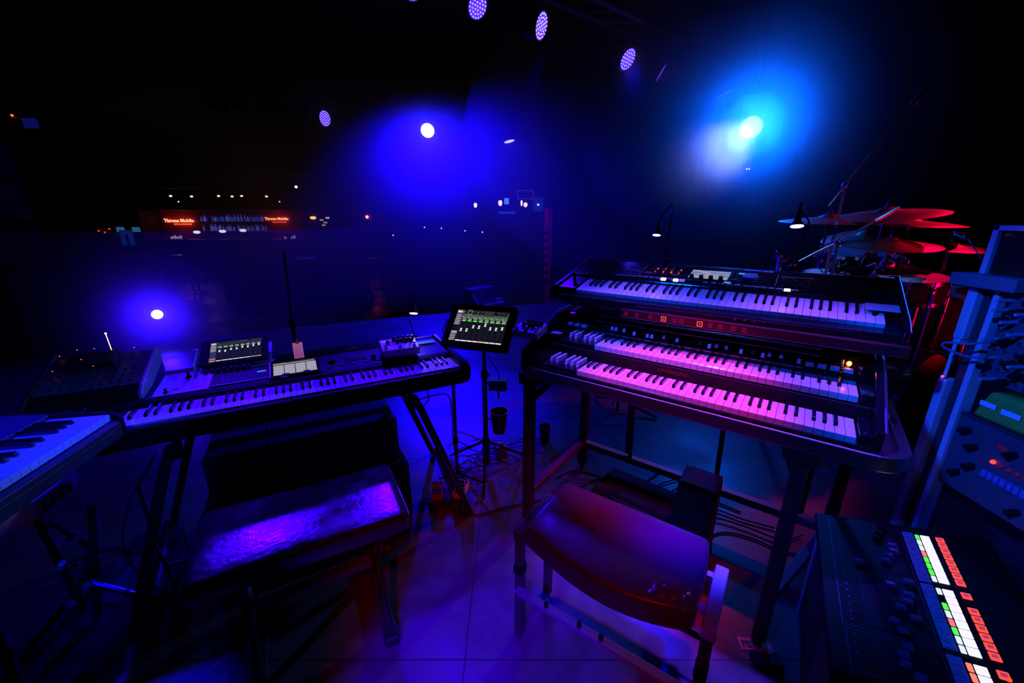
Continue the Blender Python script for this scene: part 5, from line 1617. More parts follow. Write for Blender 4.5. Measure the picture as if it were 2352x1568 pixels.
# bass drum lying on its side
bdm = thing('bass_drum', 'big reddish bass drum lying on its side behind the organ\'s right end', 'drum', (aty(2130, 860, 2.45).x, 2.45, 0))
ax = Vector((0.35, -0.9, 0)).normalized()
cc = Vector((0, 0, 0.30))
MB().lathe([(0.28, 0), (0.28, 0.40)], cc, 44, -ax).build('shell', mat('maroon_shell', (0.22, 0.02, 0.02), 0.25, coat=0.6), bdm, smooth=True)
MB().lathe([(0, 0), (0.275, 0)], cc + ax * 0.001, 44, -ax).build('drum_head', mat('dark_red_head', (0.20, 0.02, 0.02), 0.5), bdm)
for q in (0.0, 0.40):
    MB().lathe([(0.28, q - 0.015), (0.297, q - 0.015), (0.297, q + 0.02), (0.28, q + 0.02)], cc, 44, -ax).build('hoop', CHRO, bdm, smooth=True)
for k in range(8):
    a = 2 * math.pi * k / 8 + 0.3
    uu = ax.orthogonal().normalized()
    vv = ax.cross(uu)
    d = uu * math.cos(a) + vv * math.sin(a)
    MB().cyl(cc + d * 0.292 + ax * 0.02, cc + d * 0.292 - ax * 0.16, 0.004, n=6).ball(cc + d * 0.287 - ax * 0.14, 0.013, 8, 6).build('lug', CHRO, bdm, smooth=True)
hh = thing('hi_hat', 'pair of hi-hat cymbals beside the pink-lit snare', 'cymbal', (aty(2260, 640, 2.7).x, 2.7, 0))
pole_legs(hh, 1.06)
for z, s in ((0.985, 1), (1.002, -1)):
    MB().lathe([(0.18, -0.012 * s * -1), (0.05, 0.0), (0.03, 0.012 * -s * -1), (0.004, 0.012 * -s * -1)], (0, 0, z), 32).build('cymbal', BRASS, hh, smooth=True)


def boom(name, label, base, joint, tip, counter=None, mic=True, cat='microphone stand'):
    base, joint, tip = Vector(base), Vector(joint), Vector(tip)
    t = thing(name, label, cat, base)
    j, p = joint - base, tip - base
    MB().cyl((0, 0, 0.06), (j.x * 0.5, j.y * 0.5, j.z * 0.5), 0.012, 0.012, 8).build('lower_tube', TUBE, t, smooth=True)
    MB().cyl((j.x * 0.5, j.y * 0.5, j.z * 0.5), j, 0.009, 0.008, 8).build('upper_tube', mat('steel_tube', (0.35, 0.36, 0.4), 0.25, 0.9), t, smooth=True)
    MB().ball(j, 0.018, 10, 8).cyl(j + Vector((0, -0.03, 0)), j + Vector((0, 0.03, 0)), 0.008).build('joint', CHRO, t, smooth=True)
    MB().cyl(j - (p - j).normalized() * 0.15, p, 0.0065, 0.0055, 8).build('boom_arm', MATS['steel_tube'], t, smooth=True)
    for a in (40, 160, 280):
        MB().tube([(0, 0, 0.16), (0.28 * math.cos(R(a)), 0.28 * math.sin(R(a)), 0.01)], 0.008, 6).build('leg', TUBE, t)
    if mic:
        d = (p - j).normalized()
        MB().lathe([(0.008, 0), (0.012, 0.02), (0.013, 0.10), (0.010, 0.13), (0, 0.135)], p - d * 0.02, 12, d).build('microphone', STEEL, t, smooth=True)
        MB().tube([p + Vector((0.0, 0, -0.02)), p + Vector((0.02, 0, 0.02)), p + Vector((0.03, 0, -0.015))], 0.004, 5).build('shock_mount', CHRO, t)
    return t


j1 = aty(1942, 425, 2.75)
boom('overhead_microphone_stand', 'tall boom with a long arm rising to the upper right, edge-lit red', (aty(1905, 620, 2.75).x - 0.02, 2.75, 0), j1, aty(2098, 236, 2.75))
j2 = aty(2034, 494, 2.45)
boom('microphone_stand', 'boom microphone pointing up to the right in front of the red cymbals', (aty(1930, 620, 2.5).x, 2.5, 0), aty(1925, 556, 2.48), aty(2018, 503, 2.45))
bs2 = aty(1834, 600, 2.5)
cable('thin straight rod continuing the boom microphone\'s arm down to the left', [tuple(bs2), tuple(aty(1880, 576, 2.49)), tuple(aty(1915, 560, 2.48))], 0.004, MATS['steel_tube'])
sm_ = thing('drum_microphone', 'short dark microphone over the pink-lit drum head', 'microphone', aty(2060, 604, 2.5))
MB().lathe([(0.010, 0), (0.015, 0.02), (0.015, 0.16), (0.022, 0.17), (0.023, 0.21), (0.012, 0.225), (0, 0.226)], (0, 0, 0), 14, (0.82, 0, -0.22)).build('body', PLAS, sm_, smooth=True)
MB().tube([(0, 0, 0), (-0.06, 0.02, 0.03), (-0.10, 0.05, -0.10), (-0.10, 0.06, -1.0)], 0.006, 6).build('clip_arm', CHRO, sm_)
sm2 = dup(sm_, aty(1990, 612, 2.6), (0, 0, 1.9), label='short dark microphone pointing at the left rack tom')
# hardware clamps and brackets glittering behind the synthesizer: many small chrome parts between the toms
rr = random.Random(21)
hw = thing('drum_hardware_rack', 'chrome drum rack with clusters of clamps glinting red and blue behind the synthesizer', 'drum rack', (2.25, 2.78, 0))
MB().tube([(-0.42, 0, 0), (-0.42, 0, 1.16)], 0.017, 8).build('upright', CHRO, hw, smooth=True)
MB().tube([(0.45, 0.05, 0), (0.45, 0.05, 1.16)], 0.017, 8).build('upright', CHRO, hw, smooth=True)
MB().tube([(-0.45, 0, 1.02), (0.48, 0.05, 1.04)], 0.017, 8).build('cross_tube', CHRO, hw, smooth=True)
MB().tube([(-0.45, 0, 0.72), (0.48, 0.05, 0.74)], 0.014, 8).build('cross_tube', CHRO, hw, smooth=True)
for k in range(34):
    x, z = rr.uniform(-0.48, 0.50), rr.uniform(0.80, 1.25)
    y = rr.uniform(-0.06, 0.05)
    p = Vector((x, y, z))
    d = Vector((rr.uniform(-1, 1), rr.uniform(-0.3, 0.3), rr.uniform(-1, 1))).normalized()
    mb = MB().cyl(p, p + d * rr.uniform(0.03, 0.09), 0.006, n=7)
    mb.ball(p, rr.uniform(0.010, 0.018), 8, 6)
    mb.box(x - 0.012, x + 0.012, y - 0.02, y, z - 0.010, z + 0.010)
    mb.build('clamp', CHRO, hw, bevel=0.001, seg=1)
dt = thing('drum_stool', 'dark round drum throne partly hidden behind the right rack', 'stool', (3.55, 3.1, 0))
MB().lathe([(0, 0.50), (0.16, 0.50), (0.17, 0.52), (0.17, 0.57), (0.15, 0.59), (0, 0.59)], n=28).build('seat', LEATH2, dt, smooth=True)
MB().cyl((0, 0, 0.1), (0, 0, 0.5), 0.015).build('post', CHRO, dt, smooth=True)
for a in (0, 120, 240):
    MB().tube([(0, 0, 0.25), (0.22 * math.cos(R(a)), 0.22 * math.sin(R(a)), 0.01)], 0.008, 6).build('leg', CHRO, dt)

# ------------------------------------------------------------------ STAGE LIGHTS
CR, CU_ = Vector((1, 0, 0)), None


def par(label, pos, nrm, lit=True, rad=0.10, col=None, group=None, name='stage_light', hang=0.34, beads=True, glow=None):
    pos = Vector(pos)
    n = Vector(nrm).normalized()
    t = thing(name, label, 'stage light', pos, group=group)
    MB().lathe([(rad * 1.12, 0.0), (rad * 1.12, -0.06), (rad * 0.95, -0.16), (rad * 0.5, -0.20), (0, -0.20)], (0, 0, 0), 28, n).lathe([(rad * 1.12, 0.0), (rad * 1.02, 0.0), (rad * 1.0, -0.03)], (0, 0, 0), 28, n).build('housing', MATT, t, smooth=True)
    ln = MB().lathe([(0, -0.010), (rad, -0.010)], (0, 0, 0), 28, n).build('lens', glow or (E_LENS if lit else GLOS), t)
    if lit and beads:
        u = n.orthogonal().normalized()
        v = n.cross(u)
        mb = MB()
        for rr_, c_ in ((0, 1), (0.30, 6), (0.58, 12), (0.86, 18)):
            for k in range(c_):
                a = 2 * math.pi * k / c_
                p = (u * math.cos(a) + v * math.sin(a)) * rad * rr_ - n * 0.004
                mb.ball(p, rad * 0.068, 6, 4)
        mb.build('led_cluster', E_LED, ln)
    side = n.cross(Vector((0, 0, 1)))
    side = side.normalized() if side.length > 0.01 else Vector((1, 0, 0))
    b = -n * 0.08
    MB().tube([b + side * rad * 1.2, b + side * rad * 1.2 + Vector((0, 0, hang * 0.6)), b + Vector((0, 0, hang * 0.75)), b - side * rad * 1.2 + Vector((0, 0, hang * 0.6)), b - side * rad * 1.2], 0.008, 6).build('yoke', MATT, t)
    MB().box(b.x - 0.025, b.x + 0.025, b.y - 0.03, b.y + 0.03, b.z + hang * 0.72, b.z + hang + 0.03).box(b.x - 0.25, b.x + 0.25, b.y - 0.02, b.y + 0.02, b.z + hang, b.z + hang + 0.04).box(b.x - 0.02, b.x + 0.02, b.y - 0.25, b.y + 0.25, b.z + hang, b.z + hang + 0.04).build('clamp', MATT, t, bevel=0.003)
    return t


def camn(pos, f, r_, d_):
    v = (Vector((0, 0, CAM_H)) - Vector(pos)).normalized()
    r2 = math.sqrt(max(0, 1 - f * f))
    q = (Vector((1, 0, 0)) * r_ - UP * d_).normalized()
    q = (q - v * q.dot(v)).normalized()
    return v * f + q * r2


par('round violet LED par at the top edge of the picture, nearest of the overhead row', P_L1, camn(P_L1, 0.80, 0.8, 0.5), rad=0.092)
par('round violet LED par second in the overhead row, tall narrow ellipse', P_L2, camn(P_L2, 0.48, 0.96, 0.22), rad=0.108)
par('round violet LED par third in the overhead row', P_L3, camn(P_L3, 0.62, 0.86, 0.5), rad=0.108)
par('LED par fourth in the overhead row, seen almost edge-on as a violet sliver', P_L4, camn(P_L4, 0.14, 0.87, 0.5), rad=0.105, beads=False)
par('farthest LED par of the overhead row, a flat violet sliver above the big blue lamp', P_L5, camn(P_L5, 0.16, 0.30, 0.95), rad=0.12, beads=False)
for i, p in enumerate((P_T1, P_T2, P_T3)):
    par('violet LED par hanging above the picture, %s of three' % ('left', 'middle', 'right')[i], p, Vector((-0.6, 1.8, 0.3)) - p, rad=0.12, hang=0.5)
par('small round LED par at the left of the front truss, white-dotted', P_B2, camn(P_B2, 0.72, 0.98, 0.05), rad=0.125)
E_HOT = mat('hot_lens', (1, 1, 1), 0.4, emit=(0.92, 0.86, 1.0), es=1.8)
par('blazing round blue-white lamp on the front truss', P_B3, camn(P_B3, 0.97, -0.3, 0.9), rad=0.135, beads=False, glow=E_HOT)
par('unlit lamp with a bright blue rim right of the blazing front lamp', atz(1138, 318, 3.12), camn(atz(1138, 318, 3.12), 0.9, -0.9, 0.3), lit=False, rad=0.10)
par('lamp on the front truss seen edge-on as a bright white dash', P_B5, camn(P_B5, 0.25, 0.2, 0.97), rad=0.125, glow=mat('cold_lens', (1, 1, 1), .4, emit=(0.8, 0.75, 1.0), es=1.3))
for i, (x, y) in enumerate(((482, 236), (505, 246), (545, 240), (603, 248), (640, 252), (692, 262))):
    par('%s of the six unlit par cans on the front truss' % ('leftmost', 'second', 'third', 'fourth', 'fifth', 'rightmost')[i], atz(x, y, 3.12), (0.1 * (i % 3) - 0.1, -0.6, -0.8), lit=False, rad=0.10, group='unlit par cans on the front truss')
# big moving head
mh = thing('moving_head', 'big cyan-white beam light glaring behind the drums', 'stage light', P_BIG)
nb = (Vector((0.3, 0, 1.0)) - P_BIG).normalized()
MB().lathe([(0.125, 0.0), (0.125, -0.08), (0.10, -0.24), (0.04, -0.30), (0, -0.30)], (0, 0, 0), 28, nb).build('head', MATT, mh, smooth=True)
MB().lathe([(0, -0.004), (0.115, -0.004)], (0, 0, 0), 28, nb).build('lens', mat('big_lens', (1, 1, 1), .4, emit=(0.8, 0.9, 1.0), es=1.6), mh)
MB().box(-0.17, -0.14, -0.02, 0.16, -0.06, 0.30).box(0.14, 0.17, -0.02, 0.16, -0.06, 0.30).box(-0.17, 0.17, -0.02, 0.16, 0.28, 0.33).build('yoke', MATT, mh, bevel=0.01)
MB().box(-0.16, 0.16, -0.04, 0.20, 0.33, 0.42).build('base', MATT, mh, bevel=0.01)
MB().tube([(0, 0.08, 0.42), (0, 0.08, 4.6 - P_BIG.z)], 0.02, 8).build('drop_pipe', MATT, mh)
pl2 = aty(1718, 388, 5.25)
tl2 = thing('twin_indicator', 'pair of tiny white indicator lights below the big cyan lamp', 'light', pl2)
for dx in (-0.012, 0.012):
    MB().ball((dx * 1.1, 0, 0), 0.0075, 8, 6).build('led', mat('led_white', (1, 1, 1), .4, emit=(1, 0.9, 1), es=3), tl2)
MB().box(-0.05, 0.05, 0.008, 0.06, -0.03, 0.03).build('housing', MATT, tl2, bevel=0.004)
MB().tube([(0, 0.03, 0.03), (0, 0.03, 4.6 - pl2.z)], 0.006, 6).build('wire', MATT, tl2)
# uplight on the stage lip
ul = thing('floor_uplight', 'small floor lamp blazing blue-white at the stage edge on the left', 'stage light', P_UP)
nu = (Vector((-0.2, 0, 1.2)) - P_UP).normalized()
MB().lathe([(0.065, 0.0), (0.065, -0.05), (0.05, -0.12), (0, -0.13)], (0, 0, 0), 24, nu).build('housing', MATT, ul, smooth=True)
MB().lathe([(0, -0.003), (0.055, -0.003)], (0, 0, 0), 24, nu).build('lens', mat('uplight_lens', (1, 1, 1), .4, emit=(0.92, 0.88, 1.0), es=1.8), ul)
MB().box(-0.05, 0.05, 0.0, 0.10, -P_UP.z + 0.02, -0.06).box(-0.12, 0.12, -0.05, 0.15, -P_UP.z, -P_UP.z + 0.02).build('bracket', MATT, ul)


# trusses
def truss(name, label, a, b, wdt=0.29, bays=18):
    a, b = Vector(a), Vector(b)
    d = b - a
    L = d.length
    d.normalize()
    s = Vector((-d.y, d.x, 0)).normalized()
    t = thing(name, label, 'truss', a)
    up = Vector((0, 0, 1))
    off_ = [s * wdt / 2, -s * wdt / 2, s * wdt / 2 + up * wdt, -s * wdt / 2 + up * wdt]
    for o in off_:
        MB().tube([o, o + d * L], 0.024, 8).build('chord', mat('truss_black', (0.012, 0.012, 0.013), 0.6), t)
    for k in range(bays):
        p = d * (L * k / bays)
        q = d * (L * (k + 1) / bays)
        m_ = MB().tube([off_[0] + p, off_[2] + q], 0.010, 5).tube([off_[1] + p, off_[3] + q], 0.010, 5).tube([off_[0] + p, off_[1] + q], 0.010, 5).tube([off_[2] + p, off_[3] + q], 0.010, 5)
        m_.build('lacing', MATS['truss_black'], t)
    for f in (0.04, 0.5, 0.96):
        MB().tube([d * L * f + up * wdt, d * L * f + up * (4.6 - a.z)], 0.012, 6).build('hanger', MATT, t)
    return t


dl_ = (atz(1170, 325, 3.12) - atz(480, 240, 3.12)).normalized()
fa, fb = atz(480, 240, 3.12) - dl_ * 2.0, atz(1170, 325, 3.12) + dl_ * 1.6
truss('lighting_truss', 'long dark lighting truss over the stage front', (fa.x, fa.y + 0.05, 3.42), (fb.x, fb.y + 0.05, 3.42), bays=26)
ds_ = (P_L5 - P_L1).normalized()
sa, sb_ = P_L1 - ds_ * 1.5, P_L5 + ds_ * 0.6
truss('lighting_truss', 'dark lighting truss running away overhead to the right', (sa.x, sa.y, 3.42), (sb_.x, sb_.y, 3.42), bays=16)
dj = thing('wall_unit', 'small dark device with a red dot and a blue lamp, high at the left edge', 'lamp', atz(35, 283, 3.0))
MB().box(-0.45, 0.45, 0, 0.3, -0.12, 0.10).build('housing', MATT, dj, bevel=0.02)
MB().box(0.15, 0.40, -0.02, 0.0, -0.08, 0.08).build('blue_lens', mat('dim_blue', (.1, .1, .4), .4, emit=(0.02, 0.02, 0.5), es=0.15), dj)
MB().box(-0.40, -0.10, -0.02, 0.0, -0.08, 0.06).build('face', GREY, dj)
MB().ball((0.0, -0.01, 0.12), 0.02, 8, 6).build('led', rl, dj)
MB().tube([(0, 0.15, 0.1), (0, 0.15, 1.6)], 0.03, 8).build('drop_pipe', MATT, dj)

# ------------------------------------------------------------------ THE HALL: bar, sound booth, people
BY = 20.0


def bx3(name, m, x0, x1, y0, y1, z0, z1, parent=None, bevel=0.0):
    return MB().box(x0, x1, y0, y1, z0, z1).build(name, m, parent, bevel=bevel)


bar = thing('bar_back_wall', 'dull red back wall of the distant bar', 'wall', (-13.7, BY + 0.6, -1))
bx3('panel', REDW, -3.55, 3.45, 0, 0.12, 0.9, 2.85, bar)
bx3('soffit', MATT, -3.7, 3.8, -1.0, 0.2, 2.78, 4.3, bar)
bx3('side_pillar', WALLM, -4.2, -3.55, -1.2, 0.2, 0, 4.3, bar)
for zz in (1.78, 2.22):
    bx3('shelf', mat('glass_shelf', (0.2, 0.3, 0.6), 0.2), -1.55, 1.85, -0.28, 0.0, zz, zz + 0.03, bar)
bc = thing('bar_counter', 'long bar counter with a faint blue front', 'counter', (-13.5, BY - 1.0, -1))
bx3('counter_top', DARK, -3.6, 3.4, -0.35, 0.35, 1.42, 1.48, bc)
bx3('front_panel', mat('bar_front', (0.10, 0.10, 0.16), 0.6), -3.5, 3.3, -0.25, 0.25, 0.0, 1.42, bc)
for k in range(8):
    bx3('front_board', mat('bar_board', (0.13, 0.13, 0.22), 0.6), -3.45 + k * 0.85, -2.68 + k * 0.85, -0.275, -0.25, 0.08, 1.34, bc)
for (px, pz, w_, lab) in ((410, 508, 1.42, 'left glowing orange neon name sign on the red bar wall'), (634, 503, 1.12, 'right glowing orange neon name sign on the red bar wall')):
    p = aty(px, pz, BY + 0.50)
    t = thing('neon_sign', lab, 'sign', (p.x, p.y, p.z))
    text('lettering', 'Throne Mobile', 0.22 * w_ / 1.42, E_SIGN, t, (-w_ / 2, 0, -0.04), (R(90), 0, 0), ext=0.01, sx=1.10, bold=0.006)
    text('tagline', 'LIVE & LOUD BAR', 0.10 * w_ / 1.42, mat('neon_dim', (.8, .3, .1), .4, emit=(1.0, 0.12, 0.04), es=1.5), t, (-w_ * 0.18, 0, -0.17), (R(90), 0, 0), ext=0.01, sx=1.12)
lg = bpy.data.lights.new('neon_glow', 'AREA')
for px, pz in ((410, 508), (634, 503)):
    p = aty(px, pz, BY + 0.30)
    l = bpy.data.lights.new('neon_glow', 'POINT')
    l.energy = 3
    l.color = (1.0, 0.12, 0.05)
    l.shadow_soft_size = 0.3
    o = bpy.data.objects.new('neon_glow', l)
    C.objects.link(o)
    o.location = p
# bottles on the shelves
BCOL = [(0.25, 0.35, 0.8), (0.15, 0.2, 0.7), (0.5, 0.55, 0.9), (0.1, 0.15, 0.5), (0.3, 0.3, 0.75)]
bmesh_list = []
for i, c_ in enumerate(BCOL):
    m_ = mat('bottle_%d' % i, c_, 0.15, emit=(c_[0] * 0.3, c_[1] * 0.35, c_[2]), es=0.32)  # emission puts the blue light on the bottles into their material
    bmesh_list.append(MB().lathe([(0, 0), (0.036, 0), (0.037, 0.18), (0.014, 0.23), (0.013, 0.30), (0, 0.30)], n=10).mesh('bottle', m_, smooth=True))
rr = random.Random(4)
for row, (zz, n_) in enumerate(((1.81, 26), (2.25, 30))):
    for k in range(n_):
        if rr.random() < 0.12:
            continue
        o = inst('bottle', bmesh_list[rr.randrange(5)], None, (-13.7 - 1.45 + k * 3.2 / n_ + rr.uniform(-0.02, 0.02), BY + 0.45, -1 + zz + 0.001))
        s_ = rr.uniform(0.75, 1.1)
        o.scale = (1, 1, s_)
        tag(o, 'blue-lit bottle on the %s shelf behind the distant bar' % ('lower', 'upper')[row], 'bottle', 'bottles on the %s shelf' % ('lower', 'upper')[row])


def small_lamp(name, label, p, m, r_, sz=(1, 1, 1), cord=0.0, group=None):
    t = thing(name, label, 'lamp', p, group=group)
    MB().ball((0, 0, 0), r_, 12, 8, sz).build('glowing_shade', m, t, smooth=True)
    MB().cyl((0, 0, r_ * sz[2] * 0.8), (0, 0, r_ * sz[2] + 0.05), r_ * 0.45, n=10).build('cap', MATT, t)
    if cord:
        MB().tube([(0, 0, r_ * sz[2]), (0, 0, 4.6 - p.z)], 0.008, 5).build('cord', MATT, t)
    return t


E_OVAL = mat('oval_lamp', (1, 1, 1), .4, emit=(0.85, 0.8, 1.0), es=1.1)
E_CREAM = mat('cream_lamp', (1, 1, 1), .4, emit=(1.0, 0.78, 0.55), es=2.0)
for i, (x, y) in enumerate(((452, 533), (511, 531), (558, 529))):
    small_lamp('bar_lamp', '%s pale oval lamp hanging over the bar counter' % ('left', 'middle', 'right')[i], aty(x, y, 19.3), E_OVAL, 0.095, (1.7, 1, 0.75), 3.2)
for i, (x, y) in enumerate(((392, 450), (440, 451), (502, 450), (533, 451), (555, 450), (612, 451))):
    small_lamp('ceiling_spot', 'small warm ceiling spot, number %s of the row over the bar counted from the left' % ('one', 'two', 'three', 'four', 'five', 'six')[i], aty(x, y, 17), E_WARM, 0.045, (1.2, 1, 0.8), 2.3)
for i, (x, y) in enumerate(((410, 463), (642, 463))):
    small_lamp('ceiling_spot', ('faint spot below the warm row, left end', 'faint spot below the warm row, right end')[i], aty(x, y, 17), E_WARM, 0.026, (1, 1, 1), 2.4)
small_lamp('ceiling_lamp', 'single blue-white point lamp high right of the bar', aty(680, 429, 15), mat('bluewhite', (1, 1, 1), .4, emit=(0.5, 0.55, 1.0), es=6), 0.045, (1, 1, 1), 2.0)
for i, (x, y, d_, r_, sz, lab) in enumerate(((1092, 471, 18, 0.085, (0.85, 0.85, 1.25), 'leftmost cream pendant lamp in the far lounge'), (1149, 466, 15, 0.08, (0.9, 0.9, 1.3), 'large cream pendant lamp beside the small blue window'), (1198, 466, 18, 0.07, (0.65, 0.6, 1.9), 'narrow cream pendant lamp of the right pair in the lounge'), (1207, 470, 15, 0.075, (0.95, 0.9, 1.15), 'wider cream pendant lamp of the right pair in the lounge'))):
    small_lamp('pendant_lamp', lab, aty(x, y, d_), E_CREAM, r_, sz, 2.4)
small_lamp('red_lamp', 'round glowing red wall lamp right of the bar', aty(843, 498, 20.42), mat('red_lamp', (1, .2, .1), .4, emit=(1.0, 0.10, 0.05), es=12), 0.075)
small_lamp('oval_lamp', 'orange double oval lamp right of the bar\'s end', aty(719, 500, 20.42), mat('orange_lamp', (1, .4, .2), .4, emit=(1.0, 0.22, 0.08), es=5), 0.09, (1.7, 1, 0.75), 0)
for i, (x, y) in enumerate(((903, 540), (975, 522), (1014, 524), (1068, 530), (1108, 533))):
    small_lamp('hanging_bulb', '%s of the five tiny orange bulbs hanging in the dim hall' % ('leftmost', 'second', 'third', 'fourth', 'rightmost')[i], aty(x, y, 14), E_WARM, 0.022, (1, 1, 1), 1)
# lounge on the right: window, sign boards, lit column
lo = thing('lounge_window', 'small bluish window between the cream pendant lamps', 'window', aty(1164, 462, 20.42))
bx3('pane', E_BLU, -0.12, 0.10, 0, 0.02, -0.14, 0.14, lo)
bx3('frame', MATT, -0.16, 0.14, 0.02, 0.06, -0.18, 0.18, lo)
lb = thing('menu_board', 'dim framed board above the right pair of pendant lamps', 'board', aty(1207, 446, 20.42))
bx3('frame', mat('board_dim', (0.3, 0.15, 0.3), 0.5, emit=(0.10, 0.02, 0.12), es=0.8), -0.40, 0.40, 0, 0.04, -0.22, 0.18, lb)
bx3('panel', DARK, -0.36, 0.36, -0.01, 0.0, -0.18, 0.14, lb)
lc = thing('back_shelf', 'blue-lit back shelf in the far lounge', 'shelf', aty(1155, 488, 20.38))
bx3('board', mat('blue_shelf', (0.1, 0.2, 0.6), .4, emit=(0.0, 0.06, 0.6), es=0.6), -0.2, 0.6, 0, 0.1, -0.06, 0.05, lc)  # blue light on the shelf put in as emission
le = thing('lounge_cabinet', 'blue-lit cabinet with a bulb at the lounge\'s right end', 'cabinet', aty(1236, 470, 20.38))
bx3('face', mat('blue_panel', (0.05, 0.1, 0.5), .4, emit=(0.0, 0.03, 0.45), es=0.5), -0.25, 0.25, 0, 0.1, -0.30, 0.35, le)  # cabinet face emits in place of blue light falling on it
MB().ball((0.0, -0.05, 0.0), 0.05, 8, 6).build('bulb', E_CREAM, le)
struct('trim_1', MB().box(0.78, 0.92, 9.6, 9.75, -1.0, 2.1), mat('pink_column', (0.5, 0.08, 0.25), 0.5))
cl_ = thing('striped_column', 'narrow pink-lit column with dark bands at the curtain\'s left edge', 'column', (0.78, 9.55, -1.0))
for k in range(7):
    bx3('band', mat('pink_band', (0.75, 0.12, 0.4), .5), -0.04, 0.05, -0.03, 0.0, 1.05 + k * 0.18, 1.15 + k * 0.18 + (0.4 if k == 6 else 0), cl_)
spot('column_pink_light', (0.4, 7.8, 3.2), (0.8, 9.5, 0.8), 25, (1.0, 0.02, 0.25), 30, 0.6, 0.05)
lounge = struct('wall_lounge', MB().box(-10.15, 2.5, 20.5, 20.7, -1.0, 4.6), WALLM)
# ceiling ducts catching a little blue
for i, (x0, x1, y, z) in enumerate(((-17, -4, 15.0, 2.9), (-15, -2, 12.5, 3.4), (-20, -12, 16.5, 2.6))):
    t = thing('ceiling_pipe', ('long ceiling pipe over the bar area', 'nearer ceiling pipe above the sound booth', 'short ceiling pipe at the far left')[i], 'pipe', (x0, y, z))
    MB().cyl((0, 0, 0), (x1 - x0, 0.4, 0), 0.09, n=12).build('duct', DARK, t, smooth=True)
    for f in (0.1, 0.5, 0.9):
        MB().tube([((x1 - x0) * f, 0.4 * f, 0.05), ((x1 - x0) * f, 0.4 * f, 4.6 - z)], 0.015, 5).build('hanger', MATT, t)

# sound booth
sbh = thing('sound_booth', 'dark rounded sound booth in the middle of the hall', 'booth', (-7.7, 13.6, -1))
po_ = [(-1.9, 0.9), (-1.9, -0.2), (-1.6, -0.75), (-1.0, -1.0), (1.2, -1.0), (1.8, -0.75), (2.0, -0.2), (2.0, 0.9)]
inn = [(x * 0.94, y * 0.90) for x, y in po_]
mb = MB()
ringprism(mb, po_, inn, 0.0, 1.15)
mb.build('curved_wall', CLOTH, sbh)
bx3('desk', MATT, -1.6, 1.6, -0.5, 0.3, 0.95, 1.03, sbh)
bx3('desk_rail', mat('rail_blue', (0.06, 0.06, 0.12), 0.5), -1.9, 2.0, -1.02, -0.98, 1.14, 1.18, sbh)
for i, (x, z, w_, lab) in enumerate(((-0.6, 1.03, 0.45, 'upright dark monitor on the sound booth desk'), (0.9, 1.03, 0.7, 'wide mixing console with a blue glow on the sound booth desk'), (0.1, 1.03, 0.35, 'small laptop in the middle of the sound booth desk'))):
    t = thing(('computer_monitor', 'mixing_console', 'laptop')[i], lab, ('monitor', 'mixer', 'laptop')[i], (-7.7 + x, 13.4, -1 + z))
    if i == 0:
        bx3('screen', MATT, -w_ / 2, w_ / 2, 0, 0.03, 0.08, 0.42, t, 0.005)
        bx3('foot', MATT, -0.1, 0.1, -0.05, 0.08, 0, 0.09, t)
    elif i == 1:
        MB().xprism([(-0.25, 0), (-0.25, 0.05), (0.2, 0.14), (0.2, 0)], -w_ / 2, w_ / 2).build('console', DARK, t, bevel=0.005)
        MB().quadbox([(-w_ / 2 + .05, 0.0, 0.105), (w_ / 2 - .05, 0.0, 0.105), (w_ / 2 - .05, 0.18, 0.142), (-w_ / 2 + .05, 0.18, 0.142), (-w_ / 2 + .05, 0.0, 0.11), (w_ / 2 - .05, 0.0, 0.11), (w_ / 2 - .05, 0.18, 0.147), (-w_ / 2 + .05, 0.18, 0.147)]).build('display', mat('dim_display', (.05, .05, .3), .4, emit=(0.0, 0.01, 0.35), es=0.5), t)
    else:
        bx3('base', MATT, -w_ / 2, w_ / 2, -0.12, 0.10, 0, 0.02, t)
        MB().quadbox([(-w_ / 2, 0.10, 0.02), (w_ / 2, 0.10, 0.02), (w_ / 2, 0.11, 0.02), (-w_ / 2, 0.11, 0.02), (-w_ / 2, 0.16, 0.24), (w_ / 2, 0.16, 0.24), (w_ / 2, 0.17, 0.24), (-w_ / 2, 0.17, 0.24)]).build('screen', DARK, t)
        MB().ball((0.0, -0.14, 0.03), 0.018, 8, 6).build('indicator', E_WARM, t)
tv = thing('easel_poster', 'pale blue poster standing at the left of the hall', 'poster', aty(292, 546, 17))
bx3('sheet', mat('poster_pale', (0.25, 0.35, 0.6), 0.6, emit=(0.0, 0.02, 0.16), es=0.5), -0.26, 0.26, 0, 0.02, -0.30, 0.30, tv)  # faint emission stands in for light on the sheet
MB().prism([(-0.06, -0.0), (0.06, 0.0), (0.02, -0.004), (-0.02, -0.004)], -0.28, 0.12).build('dark_figure', MATT, tv)
for dx in (-0.2, 0.2):
    MB().tube([(dx, 0.02, -0.3), (dx * 1.4, 0.05, -1.0 - aty(292, 546, 17).z)], 0.015, 5).build('leg', MATT, tv)
for i, (x, y) in enumerate(((276, 527), (312, 527))):
    t = thing('wall_sign', ('left', 'right')[i] + ' small teal sign above the pale poster', 'sign', aty(x, y, 18))
    MB().tube([(0, 0.05, -0.1), (0, 0.05, -1.0 - aty(x, y, 18).z)], 0.02, 6).build('post', MATT, t)
    bx3('panel', mat('teal_sign', (0.1, 0.3, 0.5), .5, emit=(0.02, 0.12, 0.28), es=0.7), -0.17, 0.17, 0, 0.03, -0.10, 0.10, t, 0.01)
t = thing('red_display', 'cluster of small red lights at the far left of the hall', 'light', aty(240, 530, 18))
for k in range(5):
    MB().ball((0.12 * k - 0.25, 0, 0.08 * math.sin(k * 2.0)), 0.03, 8, 6).build('led', E_DIM if k % 2 else E_RED, t)
bx3('board', MATT, -0.35, 0.35, 0.04, 0.1, -0.2, 0.2, t)
